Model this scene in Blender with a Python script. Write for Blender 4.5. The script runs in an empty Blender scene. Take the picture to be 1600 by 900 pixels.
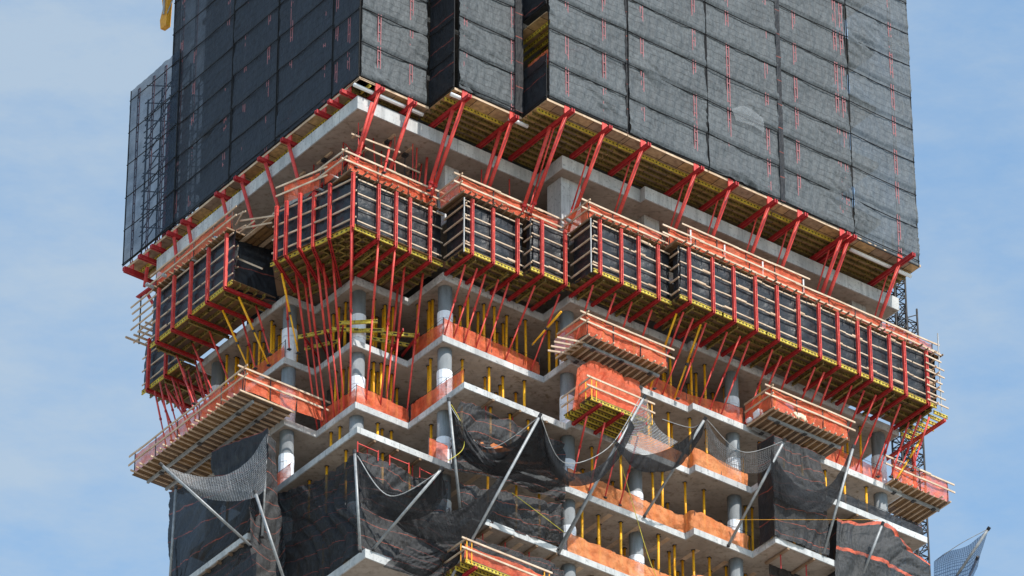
# Tower under construction, seen from the street with a long lens.  Units: metres.
# X runs along the sunlit facade (to the right), Y along the shaded facade (to the left), Z up.
import bpy, math, random
from mathutils import Vector, noise
random.seed(7)
C = bpy.context.scene.collection
OFF = 173.1                       # height of the screen's lower edge above the street
RND = random.random
def U(a, b): return a + (b-a)*RND()

# ---------------------------------------------------------------- survey of the photograph
FPX = 8693.; EL = .5992; PS = .6448; DIST = 288.
vr = Vector((math.cos(PS), -math.sin(PS), 0)); vh = Vector((math.sin(PS), math.cos(PS), 0))
vf = vh*math.cos(EL) + Vector((0, 0, math.sin(EL))); vu = -vh*math.sin(EL) + Vector((0, 0, math.cos(EL)))
def ray(px, py): return vf + vr*((px-800)/FPX) + vu*((450-py)/FPX)
CAM = -ray(562, 118)*DIST
def onY(px, py, Y):
    r = ray(px, py); t = (Y-CAM.y)/r.y; return CAM + r*t
def onX(px, py, X):
    r = ray(px, py); t = (X-CAM.x)/r.x; return CAM + r*t
def onZ(px, py, Z):
    r = ray(px, py); t = (Z-CAM.z)/r.z; return CAM + r*t
def leftness(p):
    d = Vector(p)-CAM; return d.dot(vr)/d.dot(vf)

# ---------------------------------------------------------------- materials
MATS = {}
def nodes_mat(name):
    m = bpy.data.materials.new(name); m.use_nodes = True
    nt = m.node_tree; nt.nodes.clear(); MATS[name] = m
    return m, nt
def N(nt, t, **k):
    n = nt.nodes.new(t)
    for a, b in k.items():
        if a == 'ins':
            for i, v in b.items():
                n.inputs[i].default_value = v
        else: setattr(n, a, b)
    return n
def L(nt, a, b): nt.links.new(a, b)
def ramp(nt, fac, stops, interp='LINEAR'):
    r = N(nt, 'ShaderNodeValToRGB'); r.color_ramp.interpolation = interp
    e = r.color_ramp.elements
    while len(e) < len(stops): e.new(.5)
    for i, (p, c) in enumerate(stops):
        e[i].position = p; e[i].color = (c[0], c[1], c[2], 1) if len(c) == 3 else c
    L(nt, fac, r.inputs[0]); return r.outputs[0]
def gnoise(nt, scale, detail=4, vec=None, rough=.55, stretch=None):
    g = N(nt, 'ShaderNodeNewGeometry') if vec is None else None
    v = g.outputs['Position'] if g else vec
    if stretch:
        mp = N(nt, 'ShaderNodeMapping'); mp.inputs['Scale'].default_value = stretch; L(nt, v, mp.inputs[0]); v = mp.outputs[0]
    n = N(nt, 'ShaderNodeTexNoise'); n.inputs['Scale'].default_value = scale; n.inputs['Detail'].default_value = detail
    n.inputs['Roughness'].default_value = rough
    L(nt, v, n.inputs['Vector']); return n.outputs[0]
def mixc(nt, fac, a, b, mode='MIX'):
    m = N(nt, 'ShaderNodeMix', data_type='RGBA', blend_type=mode)
    for i, v in ((0, fac), (6, a), (7, b)):
        if hasattr(v, 'is_linked') or hasattr(v, 'links'): L(nt, v, m.inputs[i])
        else: m.inputs[i].default_value = v if i == 0 else (*v, 1)
    return m.outputs[2]
def math_n(nt, op, a, b=None):
    m = N(nt, 'ShaderNodeMath', operation=op)
    for i, v in ((0, a), (1, b)):
        if v is None: continue
        if hasattr(v, 'links'): L(nt, v, m.inputs[i])
        else: m.inputs[i].default_value = v
    return m.outputs[0]
def finish(nt, col, rough=.7, metal=0, bump=None, bstr=.3, bdist=.02, alpha=None, spec=.3, transl=None):
    o = N(nt, 'ShaderNodeOutputMaterial'); p = N(nt, 'ShaderNodeBsdfPrincipled')
    p.inputs['Roughness'].default_value = rough; p.inputs['Metallic'].default_value = metal
    p.inputs['Specular IOR Level'].default_value = spec
    if hasattr(col, 'links'): L(nt, col, p.inputs['Base Color'])
    else: p.inputs['Base Color'].default_value = (*col, 1)
    if bump is not None:
        b = N(nt, 'ShaderNodeBump'); b.inputs['Strength'].default_value = bstr; b.inputs['Distance'].default_value = bdist
        L(nt, bump, b.inputs['Height']); L(nt, b.outputs[0], p.inputs['Normal'])
    sh = p.outputs[0]
    if transl:
        t = N(nt, 'ShaderNodeBsdfTranslucent')
        if hasattr(col, 'links'): L(nt, col, t.inputs[0])
        else: t.inputs[0].default_value = (*col, 1)
        mx = N(nt, 'ShaderNodeMixShader'); mx.inputs[0].default_value = transl
        L(nt, sh, mx.inputs[1]); L(nt, t.outputs[0], mx.inputs[2]); sh = mx.outputs[0]
    if alpha is not None:
        t = N(nt, 'ShaderNodeBsdfTransparent'); mx = N(nt, 'ShaderNodeMixShader')
        if hasattr(alpha, 'links'): L(nt, alpha, mx.inputs[0])
        else: mx.inputs[0].default_value = alpha
        L(nt, t.outputs[0], mx.inputs[1]); L(nt, sh, mx.inputs[2]); sh = mx.outputs[0]
    L(nt, sh, o.inputs[0])
def simple(name, c1, c2, scale=3, rough=.7, metal=0, bstr=.2, bdist=.01, fine=25, dirt=None, spec=.3, stretch=None, transl=None):
    m, nt = nodes_mat(name)
    a = gnoise(nt, scale, 5, stretch=stretch); col = ramp(nt, a, [(.32, c1), (.68, c2)])
    if dirt:
        d = gnoise(nt, scale*6, 6); col = mixc(nt, ramp(nt, d, [(.56, (0, 0, 0)), (.72, (1, 1, 1))]), col, dirt)
    if 'concrete' in name:
        st_ = gnoise(nt, 2.6, 5, stretch=(1, 1, .12), rough=.65)
        col = mixc(nt, ramp(nt, st_, [(.5, (0, 0, 0)), (.72, (.6, .6, .6))]), col, tuple(x*.5 for x in c1))
        g2 = N(nt, 'ShaderNodeNewGeometry'); sp = N(nt, 'ShaderNodeSeparateXYZ'); L(nt, g2.outputs['Position'], sp.inputs[0])
        jx = math_n(nt, 'LESS_THAN', math_n(nt, 'FRACT', math_n(nt, 'MULTIPLY', math_n(nt, 'ADD', sp.outputs[0], math_n(nt, 'MULTIPLY', sp.outputs[1], .97)), .41)), .014)
        col = mixc(nt, math_n(nt, 'MULTIPLY', jx, .6), col, tuple(x*.35 for x in c1))
        nz = gnoise(nt, .23, 2); col = mixc(nt, ramp(nt, nz, [(.4, (0, 0, 0)), (.62, (.4, .4, .4))]), col, tuple(x*.75 for x in c1))
    if name in ('red_paint', 'red_deep', 'shore_yellow'):
        ch = gnoise(nt, 9, 6, rough=.7); col = mixc(nt, ramp(nt, ch, [(.62, (0, 0, 0)), (.7, (.8, .8, .8))]), col, (.34, .30, .27))
    finish(nt, col, rough, metal, gnoise(nt, fine, 3), bstr, bdist, spec=spec, transl=transl)
    return m
simple('concrete', (.30, .29, .275), (.46, .44, .42), 1.3, .85, bstr=.4, dirt=(.2, .17, .14))
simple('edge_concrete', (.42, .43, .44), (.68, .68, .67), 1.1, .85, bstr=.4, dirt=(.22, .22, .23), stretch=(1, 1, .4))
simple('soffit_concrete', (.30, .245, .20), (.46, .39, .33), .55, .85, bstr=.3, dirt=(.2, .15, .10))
simple('column_concrete', (.19, .205, .22), (.30, .32, .34), 2.2, .8, bstr=.3, dirt=(.2, .2, .2), stretch=(1, 1, .35))
simple('interior_shade', (.035, .033, .033), (.07, .065, .06), .7, .9)  # near-black wall colour carrying the shade of the deep floors
simple('white_wrap', (.70, .74, .82), (.88, .90, .95), 3, .5, bstr=.5, bdist=.03, fine=9)
simple('red_paint', (.50, .034, .034), (.76, .085, .06), 1.6, .55, dirt=(.22, .04, .03), spec=.4)
simple('red_deep', (.33, .012, .018), (.47, .03, .03), 3, .55, dirt=(.15, .02, .02))
simple('mast_red', (.26, .10, .11), (.38, .15, .16), 2.5, .7, dirt=(.2, .12, .12))
simple('shore_yellow', (.84, .36, .010), (.95, .50, .02), 1.5, .5, dirt=(.45, .20, .03))
simple('steel', (.22, .23, .24), (.36, .37, .38), 4, .5, metal=.3, dirt=(.25, .22, .2))
simple('timber', (.45, .30, .19), (.66, .50, .36), 1.6, .75, dirt=(.33, .22, .14))
simple('timber_dark', (.16, .10, .06), (.30, .20, .13), 2, .8)
simple('timber_bright', (.46, .33, .23), (.68, .54, .41), 1.6, .75, dirt=(.42, .3, .2))
simple('timber_end', (.62, .50, .36), (.8, .68, .5), 3, .75)
simple('black_rope', (.006, .006, .008), (.02, .02, .022), 5, .8)
simple('rope_white', (.3, .3, .3), (.5, .5, .5), 5, .8)
simple('rope_yellow', (.5, .42, .05), (.65, .54, .1), 5, .8)
simple('dark_steel', (.02, .02, .025), (.07, .065, .065), 4, .6)
simple('crane_orange', (.55, .24, .02), (.7, .34, .03), 4, .55, dirt=(.25, .12, .02))
simple('fan_white', (.68, .69, .7), (.85, .85, .86), 2, .5)
# plywood: each sheet its own brown, seams every 1.25 m (by position along both facades)
def plywood(name, cols):
    m, nt = nodes_mat(name)
    g = N(nt, 'ShaderNodeNewGeometry'); s = N(nt, 'ShaderNodeSeparateXYZ'); L(nt, g.outputs['Position'], s.inputs[0])
    sx = math_n(nt, 'FLOOR', math_n(nt, 'MULTIPLY', s.outputs[0], .83)); sy = math_n(nt, 'FLOOR', math_n(nt, 'MULTIPLY', s.outputs[1], .83))
    cb = N(nt, 'ShaderNodeCombineXYZ'); L(nt, sx, cb.inputs[0]); L(nt, sy, cb.inputs[1])
    w = N(nt, 'ShaderNodeTexWhiteNoise'); L(nt, cb.outputs[0], w.inputs[0])
    col = ramp(nt, w.outputs[0], [(i/(len(cols)-1), c) for i, c in enumerate(cols)])
    col = mixc(nt, ramp(nt, gnoise(nt, 4, 6), [(.4, (0, 0, 0)), (.75, (.7, .7, .7))]), col, (.14, .08, .045))
    fx = math_n(nt, 'FRACT', math_n(nt, 'MULTIPLY', s.outputs[0], .83)); fy = math_n(nt, 'FRACT', math_n(nt, 'MULTIPLY', s.outputs[1], .83))
    seam = math_n(nt, 'MAXIMUM', math_n(nt, 'LESS_THAN', fx, .035), math_n(nt, 'LESS_THAN', fy, .035))
    col = mixc(nt, seam, col, (.05, .03, .02))
    finish(nt, col, .8, bump=gnoise(nt, 12, 4), bstr=.2)
plywood('plywood', [(.42, .24, .10), (.56, .36, .17), (.30, .22, .17), (.62, .40, .18), (.36, .26, .2)])
plywood('plywood_dark', [(.16, .09, .04), (.24, .13, .05), (.13, .09, .07), (.28, .16, .06)])
# yellow H-beam: painted flanges, web with a row of dark marks
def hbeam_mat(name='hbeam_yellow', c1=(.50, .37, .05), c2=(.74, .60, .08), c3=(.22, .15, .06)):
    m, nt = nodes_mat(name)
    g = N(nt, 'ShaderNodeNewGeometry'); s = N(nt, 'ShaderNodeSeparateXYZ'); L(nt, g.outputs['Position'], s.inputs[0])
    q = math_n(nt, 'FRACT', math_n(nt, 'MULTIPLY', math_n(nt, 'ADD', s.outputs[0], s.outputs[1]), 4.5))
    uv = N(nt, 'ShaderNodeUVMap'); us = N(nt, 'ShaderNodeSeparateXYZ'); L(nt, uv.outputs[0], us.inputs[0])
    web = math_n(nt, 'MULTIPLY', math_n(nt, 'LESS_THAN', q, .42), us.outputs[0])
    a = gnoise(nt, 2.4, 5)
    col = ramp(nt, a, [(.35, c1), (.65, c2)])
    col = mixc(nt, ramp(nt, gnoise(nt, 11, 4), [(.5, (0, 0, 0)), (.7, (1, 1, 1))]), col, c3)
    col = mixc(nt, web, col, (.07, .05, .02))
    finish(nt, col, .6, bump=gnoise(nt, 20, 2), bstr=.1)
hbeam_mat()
hbeam_mat('hbeam_shaded', (.13, .09, .03), (.30, .22, .05), (.06, .04, .02))  # same yellow beam, browned to carry the shade under the decks
# black tarpaulin behind the rails
m, nt = nodes_mat('tarpaulin')
col = ramp(nt, gnoise(nt, 2.2, 4), [(.35, (.008, .009, .012)), (.6, (.018, .019, .023)), (.8, (.035, .038, .043))])
finish(nt, col, .40, bump=gnoise(nt, 2.4, 4, stretch=(1, 1, 1.6), rough=.5), bstr=.7, bdist=.07, spec=.45)
# screen netting: UV in metres (u along the face, v up)
def net_mat(name, c1, c2, alpha, line=.42, line_c=(.03, .032, .035), orange=None, bstr=.8, asp=(0, 0), pitch=1.0, transl=.15, rough=.6, mesh=None):
    m, nt = nodes_mat(name)
    uv = N(nt, 'ShaderNodeUVMap'); s = N(nt, 'ShaderNodeSeparateXYZ'); L(nt, uv.outputs[0], s.inputs[0])
    big = gnoise(nt, .5, 5); fine = gnoise(nt, 5, 5, vec=uv.outputs[0], stretch=(1.7, .7, 1), rough=.6)
    col = ramp(nt, big, [(.3, c1), (.7, c2)])
    col = mixc(nt, .55, col, ramp(nt, fine, [(.3, tuple(x*.55 for x in c1)), (.75, tuple(x*1.5 for x in c2))]))
    wob = math_n(nt, 'MULTIPLY', math_n(nt, 'SUBTRACT', gnoise(nt, 1.1, 3, vec=uv.outputs[0]), .5), .22)
    vv = math_n(nt, 'ADD', s.outputs[1], wob)
    h = fine
    if line:
        fr = math_n(nt, 'FRACT', math_n(nt, 'DIVIDE', vv, line))
        ln = math_n(nt, 'LESS_THAN', fr, .09)
        # stitches fade in and out
        ln = math_n(nt, 'MULTIPLY', ln, ramp(nt, gnoise(nt, .8, 3, vec=uv.outputs[0]), [(.36, (.25, .25, .25)), (.6, (1, 1, 1))]))
        col = mixc(nt, ln, col, line_c)
    if orange:
        fr = math_n(nt, 'FRACT', math_n(nt, 'DIVIDE', vv, orange[0]))
        ln = math_n(nt, 'MULTIPLY', math_n(nt, 'LESS_THAN', fr, orange[1]),
                    ramp(nt, gnoise(nt, 1.3, 3, vec=uv.outputs[0]), [(.35, (.35, .35, .35)), (.6, (1, 1, 1))]))
        col = mixc(nt, ln, col, orange[2] if len(orange) > 2 else (.62, .13, .07))
    al = ramp(nt, gnoise(nt, .7, 5, rough=.6), [(.3, (alpha-asp[0],)*3), (.7, (alpha+asp[1],)*3)])
    if mesh:
        fu = math_n(nt, 'FRACT', math_n(nt, 'MULTIPLY', s.outputs[0], mesh)); fv = math_n(nt, 'FRACT', math_n(nt, 'MULTIPLY', s.outputs[1], mesh))
        th = math_n(nt, 'MAXIMUM', math_n(nt, 'LESS_THAN', fu, .28), math_n(nt, 'LESS_THAN', fv, .28))
        al = math_n(nt, 'MAXIMUM', math_n(nt, 'MULTIPLY', al, .75), math_n(nt, 'MULTIPLY', th, .85))
    fo = gnoise(nt, 2.2, 6, vec=uv.outputs[0], stretch=(1.0, .35, 1), rough=.65)
    h = math_n(nt, 'ADD', math_n(nt, 'MULTIPLY', fo, 1.3), h)
    finish(nt, col, rough, bump=h, bstr=bstr, bdist=.06, alpha=al, transl=transl, spec=.35)
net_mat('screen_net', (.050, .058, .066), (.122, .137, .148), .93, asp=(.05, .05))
net_mat('screen_net_shaded', (.022, .026, .036), (.034, .040, .055), .955, asp=(.05, .03), line=.5, line_c=(.012, .014, .02))  # same netting as the sunlit side, shade put into a darker, bluer colour
net_mat('screen_net_sheer', (.012, .020, .038), (.024, .038, .066), .74, asp=(.12, .12), line=.5)
net_mat('screen_black', (.008, .009, .013), (.018, .02, .026), .95, line=None, orange=(1.6, .035, (.3, .06, .04)))  # black netting; on slot and box sides the shade goes into this colour
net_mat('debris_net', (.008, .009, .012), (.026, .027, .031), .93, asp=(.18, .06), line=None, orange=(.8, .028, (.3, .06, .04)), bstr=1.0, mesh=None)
net_mat('debris_net_grey', (.009, .010, .012), (.046, .048, .053), .88, asp=(.18, .12), line=None, orange=(.72, .034, (.5, .11, .06)), bstr=1.0)  # paler debris netting for sun-facing sides, sunlight put into the colour
net_mat('catch_net_black', (.006, .006, .009), (.018, .018, .022), .95, asp=(.16, .05), line=.3, line_c=(.006, .006, .008), bstr=1.0)
net_mat('catch_net_pale', (.16, .16, .17), (.34, .34, .35), .36, asp=(.12, .15), line=None, bstr=.8, mesh=7)
net_mat('catch_net_blue', (.03, .06, .13), (.08, .13, .24), .60, asp=(.15, .12), line=None, bstr=.6, mesh=8, transl=.4)
net_mat('debris_net_band', (.02, .022, .025), (.06, .062, .066), .95, line=None, orange=(2.3, .13, (.75, .14, .07)), bstr=1.0)
# orange safety netting
def orange(name, c1, c2, a1, a2, tr=.35):
    m, nt = nodes_mat(name)
    uv = N(nt, 'ShaderNodeUVMap')
    n1 = gnoise(nt, 1.6, 6, rough=.65, stretch=(1, 1, .6)); col = ramp(nt, n1, [(.3, c1), (.7, c2)])
    al = ramp(nt, gnoise(nt, 2.4, 5), [(.3, (a1,)*3), (.7, (a2,)*3)])
    dk = gnoise(nt, 2.2, 5, vec=uv.outputs[0], stretch=(1.6, .6, 1), rough=.65)
    col = mixc(nt, ramp(nt, dk, [(.45, (0, 0, 0)), (.75, (.5, .5, .5))]), col, tuple(x*.5 for x in c1))
    bp = math_n(nt, 'ADD', gnoise(nt, 4, 6, rough=.65), math_n(nt, 'MULTIPLY', dk, 1.4))
    finish(nt, col, .55, bump=bp, bstr=1, bdist=.08, alpha=al, transl=tr)
orange('orange_net', (.88, .11, .035), (.97, .25, .12), .52, .90, .25)
orange('orange_cloth', (.80, .20, .05), (.96, .40, .16), .74, 1.0, .25)
orange('pink_film', (.8, .42, .55), (.85, .6, .72), .5, .7)

# ---------------------------------------------------------------- mesh builder
class MB:
    def __init__(s): s.v = []; s.f = []; s.uv = {}; s.flag = 0.
    def add(s, vs, fs):
        b = len(s.v); s.v += [tuple(v) for v in vs]
        for f in fs:
            s.f.append(tuple(b+i for i in f)); s.uv[len(s.f)-1] = s.flag
        return s
    def box(s, x0, x1, y0, y1, z0, z1):
        return s.add([(x, y, z) for z in (z0, z1) for y in (y0, y1) for x in (x0, x1)],
                     [(0, 2, 3, 1), (4, 5, 7, 6), (0, 1, 5, 4), (2, 6, 7, 3), (0, 4, 6, 2), (1, 3, 7, 5)])
    def beam(s, p, q, w, h, up=(0, 0, 1)):
        p = Vector(p); q = Vector(q); d = (q-p).normalized(); up = Vector(up)
        if abs(d.dot(up)) > .98: up = Vector((.8, .6, 0))
        a = d.cross(up).normalized(); b = a.cross(d).normalized()
        vs = [e + a*(i*w/2) + b*(j*h/2) for e in (p, q) for j in (-1, 1) for i in (-1, 1)]
        return s.add(vs, [(0, 1, 3, 2), (4, 6, 7, 5), (0, 4, 5, 1), (2, 3, 7, 6), (0, 2, 6, 4), (1, 5, 7, 3)])
    def tube(s, p, q, r, n=8, r2=None):
        p = Vector(p); q = Vector(q); d = (q-p).normalized(); up = Vector((0, 0, 1))
        if abs(d.z) > .98: up = Vector((1, 0, 0))
        a = d.cross(up).normalized(); b = a.cross(d); r2 = r if r2 is None else r2
        vs = [e + (a*math.cos(t) + b*math.sin(t))*rr for e, rr in ((p, r), (q, r2)) for t in [2*math.pi*i/n for i in range(n)]]
        return s.add(vs, [(i, (i+1) % n, n+(i+1) % n, n+i) for i in range(n)] + [tuple(range(n-1, -1, -1)), tuple(range(n, 2*n))])
    def path(s, pts, r, n=5):
        for a, b in zip(pts, pts[1:]): s.tube(a, b, r, n)
        return s
    def prism(s, poly, z0, z1):
        n = len(poly)
        return s.add([(x, y, z0) for x, y in poly] + [(x, y, z1) for x, y in poly],
                     [tuple(range(n-1, -1, -1)), tuple(range(n, 2*n))] + [(i, (i+1) % n, n+(i+1) % n, n+i) for i in range(n)])
    def ibeam(s, p, q, h=.2, w=.08):            # yellow timber H-beam: two flanges and a thin web
        p = Vector(p); q = Vector(q); z = Vector((0, 0, h/2-.02))
        s.flag = 0.; s.beam(p+z, q+z, w, .04); s.beam(p-z, q-z, w, .04)
        s.flag = 1.; s.beam(p, q, .03, h-.08); s.flag = 0.
        return s
    def channels(s, p, q, side, gap=.05, w=.05, h=.16, step=.55):   # a pair of red channels with spacers
        p = Vector(p); q = Vector(q); sd = Vector(side)
        up = (q-p).normalized().cross(sd)
        for k in (-1, 1): s.beam(p+sd*k*(gap+w)/2, q+sd*k*(gap+w)/2, w, h, up)
        L_ = (q-p).length; n = max(1, int(L_/step)); d = (q-p)/n
        for i in range(n):
            c = p + d*(i+.5); s.beam(c-sd*gap, c+sd*gap, .06, h*.7, up)
        return s
    def build(s, name, mat, parent=None, base=None, smooth=False, uvs=None):
        base = Vector(base) if base is not None else (parent['_b'] if parent else Vector((0, 0, 0)))
        base = Vector(base)
        me = bpy.data.meshes.new(name); me.from_pydata([tuple(Vector(v)-base) for v in s.v], [], s.f)
        ul = me.uv_layers.new(name='UVMap')
        if uvs:
            for lp in me.loops: ul.data[lp.index].uv = uvs[lp.vertex_index]
        else:
            for p in me.polygons:
                for li in p.loop_indices: ul.data[li].uv = (s.uv.get(p.index, 0), 0)
        me.materials.append(MATS[mat] if isinstance(mat, str) else mat)
        if smooth: me.polygons.foreach_set('use_smooth', [True]*len(me.polygons))
        me.update()
        o = bpy.data.objects.new(name, me); C.objects.link(o)
        if parent is not None: o.parent = parent; o['_b'] = list(base)
        else: o.location = base + Vector((0, 0, OFF)); o['_b'] = list(base)
        return o
REG = []
def tag(o, label, cat, group=None, kind=None, order=None):
    """label may hold {n}: the ordinal from the left among things of the same label"""
    o['label'] = label; o['category'] = cat
    if group: o['group'] = group
    if kind: o['kind'] = kind
    REG.append(o); return o
def thing(name, base, label, cat, group=None):
    o = bpy.data.objects.new(name, None); C.objects.link(o)
    o.location = Vector(base) + Vector((0, 0, OFF)); o['_b'] = list(base); o.empty_display_size = .3
    return tag(o, label, cat, group)
def dup(root, base):
    r = root.copy(); C.objects.link(r); r.location = Vector(base) + Vector((0, 0, OFF)); r['_b'] = list(base)
    for ch in list(root.children):
        c = ch.copy(); C.objects.link(c); c.parent = r
        for g in ch.children:
            d = g.copy(); C.objects.link(d); d.parent = c
    REG.append(r); return r
class Fr:                               # local frame of a facade: s along, t outward
    def __init__(f, o, S, T): f.o = Vector((*o, 0)); f.S = Vector((*S, 0)); f.T = Vector((*T, 0))
    def p(f, s, t, z): return f.o + f.S*s + f.T*t + Vector((0, 0, z))
def FB(y): return Fr((0, y), (1, 0), (0, -1))       # faces like the sunlit side, s = X
def FA(x): return Fr((x, 0), (0, 1), (-1, 0))       # faces like the shaded side, s = Y

# cloth from control points, Catmull-Rom in both directions, wrinkled along its normal
def cr(p0, p1, p2, p3, t):
    return .5*((2*p1) + (-p0+p2)*t + (2*p0-5*p1+4*p2-p3)*t*t + (-p0+3*p1-3*p2+p3)*t**3)
def crow(pts, u):
    n = len(pts)-1; x = min(u*n, n-1e-6); i = int(x); t = x-i
    g = lambda k: pts[max(0, min(n, k))]
    return cr(g(i-1), g(i), g(i+1), g(i+2), t)
def cloth(grid, nu, nv, amp=.06, freq=1.3, fold=0, seed=0, aniso=1.0):
    mb = MB(); P = []
    for j in range(nv+1):
        rows = [crow(r, 0) for r in grid]
        for i in range(nu+1):
            u = i/nu; P.append(crow([crow(r, u) for r in grid], j/nv))
    lu = sum((Vector(a)-Vector(b)).length for a, b in zip(grid[0], grid[0][1:])); lv = (Vector(grid[0][0])-Vector(grid[-1][0])).length
    lv = max(lv, (Vector(grid[0][-1])-Vector(grid[-1][-1])).length)
    out = []; uvs = []
    for j in range(nv+1):
        for i in range(nu+1):
            k = j*(nu+1)+i
            a = P[k+1 if i < nu else k]-P[k if i < nu else k-1]; b = P[k+nu+1 if j < nv else k]-P[k if j < nv else k-nu-1]
            n = a.cross(b)
            n = n.normalized() if n.length > 1e-9 else Vector((0, -1, 0))
            q = Vector((P[k].x*freq*aniso, P[k].y*freq*aniso, P[k].z*freq + seed*7.3))
            um = i/nu*lu; vm = j/nv*lv
            if fold:
                warp = 1.3*noise.noise(q*.45+Vector((5, 1, 2)))
                th = .5+1.1*noise.noise(Vector((um*.12, vm*.12, seed*3.1)))+.35*math.sin(seed*2.4)
                a_ = um*math.cos(th)+vm*math.sin(th); b_ = -um*math.sin(th)+vm*math.cos(th)
                rg = 1-2*abs(noise.noise(Vector((a_*.95+warp, b_*.22, seed+.3))))
                rg2 = 1-2*abs(noise.noise(Vector((a_*2.6+warp*2, b_*.5+3, seed+1.7))))
                w = .8*noise.noise(q*.6) + .95*rg*max(0, rg) + .55*rg2*(.4+abs(noise.noise(q*.5))) + .16*(1-2*abs(noise.noise(q*5+Vector((um, vm, 0)))))
            else:
                rg = 1-2*abs(noise.noise(Vector((q.x*1.6+q.z*.5, q.y*1.6, q.z*.5+1))))
                w = .8*noise.noise(q) + .5*noise.noise(q*2.3) + .5*rg
            out.append(P[k] + n*w*amp); uvs.append((i/nu*lu, j/nv*lv))
    mb.v = [tuple(p) for p in out]
    mb.f = [(j*(nu+1)+i, j*(nu+1)+i+1, (j+1)*(nu+1)+i+1, (j+1)*(nu+1)+i) for j in range(nv) for i in range(nu)]
    return mb, uvs

# ---------------------------------------------------------------- setting: ground
g = MB(); g.box(-9000, 9000, -9000, 9000, -OFF-2, -OFF)
m, nt = nodes_mat('ground'); finish(nt, ramp(nt, gnoise(nt, .02, 6), [(.35, (.26, .24, .21)), (.65, (.42, .37, .31))]), .9)
go = g.build('ground', 'ground', base=(0, 0, -OFF)); go['kind'] = 'structure'

# ---------------------------------------------------------------- slabs, columns, core
def slab(z, poly, th, label, edge='edge_concrete', strips=None):
    b = (poly[0][0], poly[0][1], z-th)
    t = thing('floor_slab', b, label, 'floor slab', 'cast concrete floor slabs')
    MB().prism(poly, z-th, z).build('slab_edge', edge, t)
    cx = sum(p[0] for p in poly)/len(poly); cy = sum(p[1] for p in poly)/len(poly)
    # soffit board finish, 4 mm under the slab and drawn in a hand's breadth from its edge
    def inset(poly, d):
        out = []; n = len(poly)
        for i in range(n):
            p0 = Vector(poly[i-1]); p1 = Vector(poly[i]); p2 = Vector(poly[(i+1) % n])
            e1 = (p1-p0).normalized(); e2 = (p2-p1).normalized()
            n1 = Vector((-e1.y, e1.x)); n2 = Vector((-e2.y, e2.x))
            out.append(tuple(p1 + (n1+n2)*(d/(1+n1.dot(n2))) ))
        return out
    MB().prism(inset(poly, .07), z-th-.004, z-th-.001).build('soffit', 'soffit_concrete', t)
    if strips:
        for (x0, x1, y0, y1) in strips: MB().box(x0, x1, y0, y1, z-th-.012, z-th-.006).build('formwork_strip', 'timber', t)
    return t
BK = 15.5
def poly(front): return front            # counter-clockwise outlines given directly
Z = [0, -8.97, -12.87, -16.72, -20.57, -24.42, -28.27, -32.1]     # tops of the open slabs
S1 = [(1.1, 16), (1.1, 7.85), (2.98, 7.85), (2.98, 4.35), (6.4, 4.35), (6.4, 1.3), (12.88, 1.3), (12.88, -1.0), (20.6, -1.0), (20.6, -1.4), (34.85, -1.4), (34.85, 16)]
S2 = S1
S3 = [(1.1, 16), (1.1, 7.7), (3.1, 7.7), (3.1, 4.25), (6.42, 4.25), (6.42, -.56), (12.9, -.56), (12.9, -1.0), (20.6, -1.0), (20.6, -1.5), (24.3, -1.5), (24.3, -3.25), (34.85, -3.25), (34.85, 16)]
S4 = [(1.1, 16), (1.1, 1.2), (6.9, 1.2), (6.9, -.7), (20.5, -.7), (20.5, -1.4), (24.35, -1.4), (24.35, -3.27), (28.9, -3.27), (28.9, -1.4), (34.85, -1.4), (34.85, 16)]
S5 = [(-1.0, 13), (-1.0, 7.6), (1.15, 7.6), (1.15, 3.0), (6.86, 3.0), (6.86, -.65), (20.5, -.65), (20.5, -1.4), (34.85, -1.4), (34.85, 16), (1.1, 16), (1.1, 13)]
S6 = [(1.0, 16), (1.0, .17), (34.85, .17), (34.85, 16)]
S7 = S6
T_ = [(.32, 19.2), (.32, .6), (12.0, .6), (12.0, -1.55), (17.2, -1.55), (17.2, -1.95), (34.8, -1.95), (34.8, 19.2)]
S0 = [(1.5, 14.2), (1.5, 4.3), (3.4, 4.3), (3.4, 2.7), (6.8, 2.7), (6.8, 1.0), (13.2, 1.0), (13.2, -1.0), (34.8, -1.0), (34.8, 14.2)]
slab(-.78, T_, .80, 'thick pale concrete slab edge jutting out just below the netted screens')
slab(-5.15, S0, .35, 'concrete slab behind the orange netting on top of the red platform')
mk = []
for x in range(14): mk.append((13.6+x*1.45, 13.85+x*1.45, -.3, 6))
for y in range(4): mk.append((13.2, 34, .9+y*1.6, 1.2+y*1.6))
slab(Z[1], S1, .42, 'grey concrete slab that the red platform brackets bear on')
slab(Z[2], S2, .36, 'concrete slab one storey under the red bracket platform')
slab(Z[3], S3, .36, 'concrete slab two storeys under the red bracket platform')
st = [(x, x+.28, -.3, 7) for x in [8.2+1.9*i for i in range(14)]] 
st2 = [(7.6, 34, y, y+.28) for y in (.9, 2.7, 4.5)]
def strips(): return st
slab(Z[3]-.0001, [(20, 8), (20, 7.9), (20.1, 7.9), (20.1, 8)], .01, 'x') if False else None
slab(Z[4], S4, .36, 'concrete slab with light plank strips underneath, level with the hanging black nets', strips=st)
slab(Z[5], S5, .36, 'concrete slab behind the black debris nets near the foot of the photo', strips=st)
slab(Z[6], S6, .5, 'lowest concrete slab corner at the bottom edge of the photo')
slab(Z[7], S7, .4, 'concrete slab below the lowest visible corner')
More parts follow.
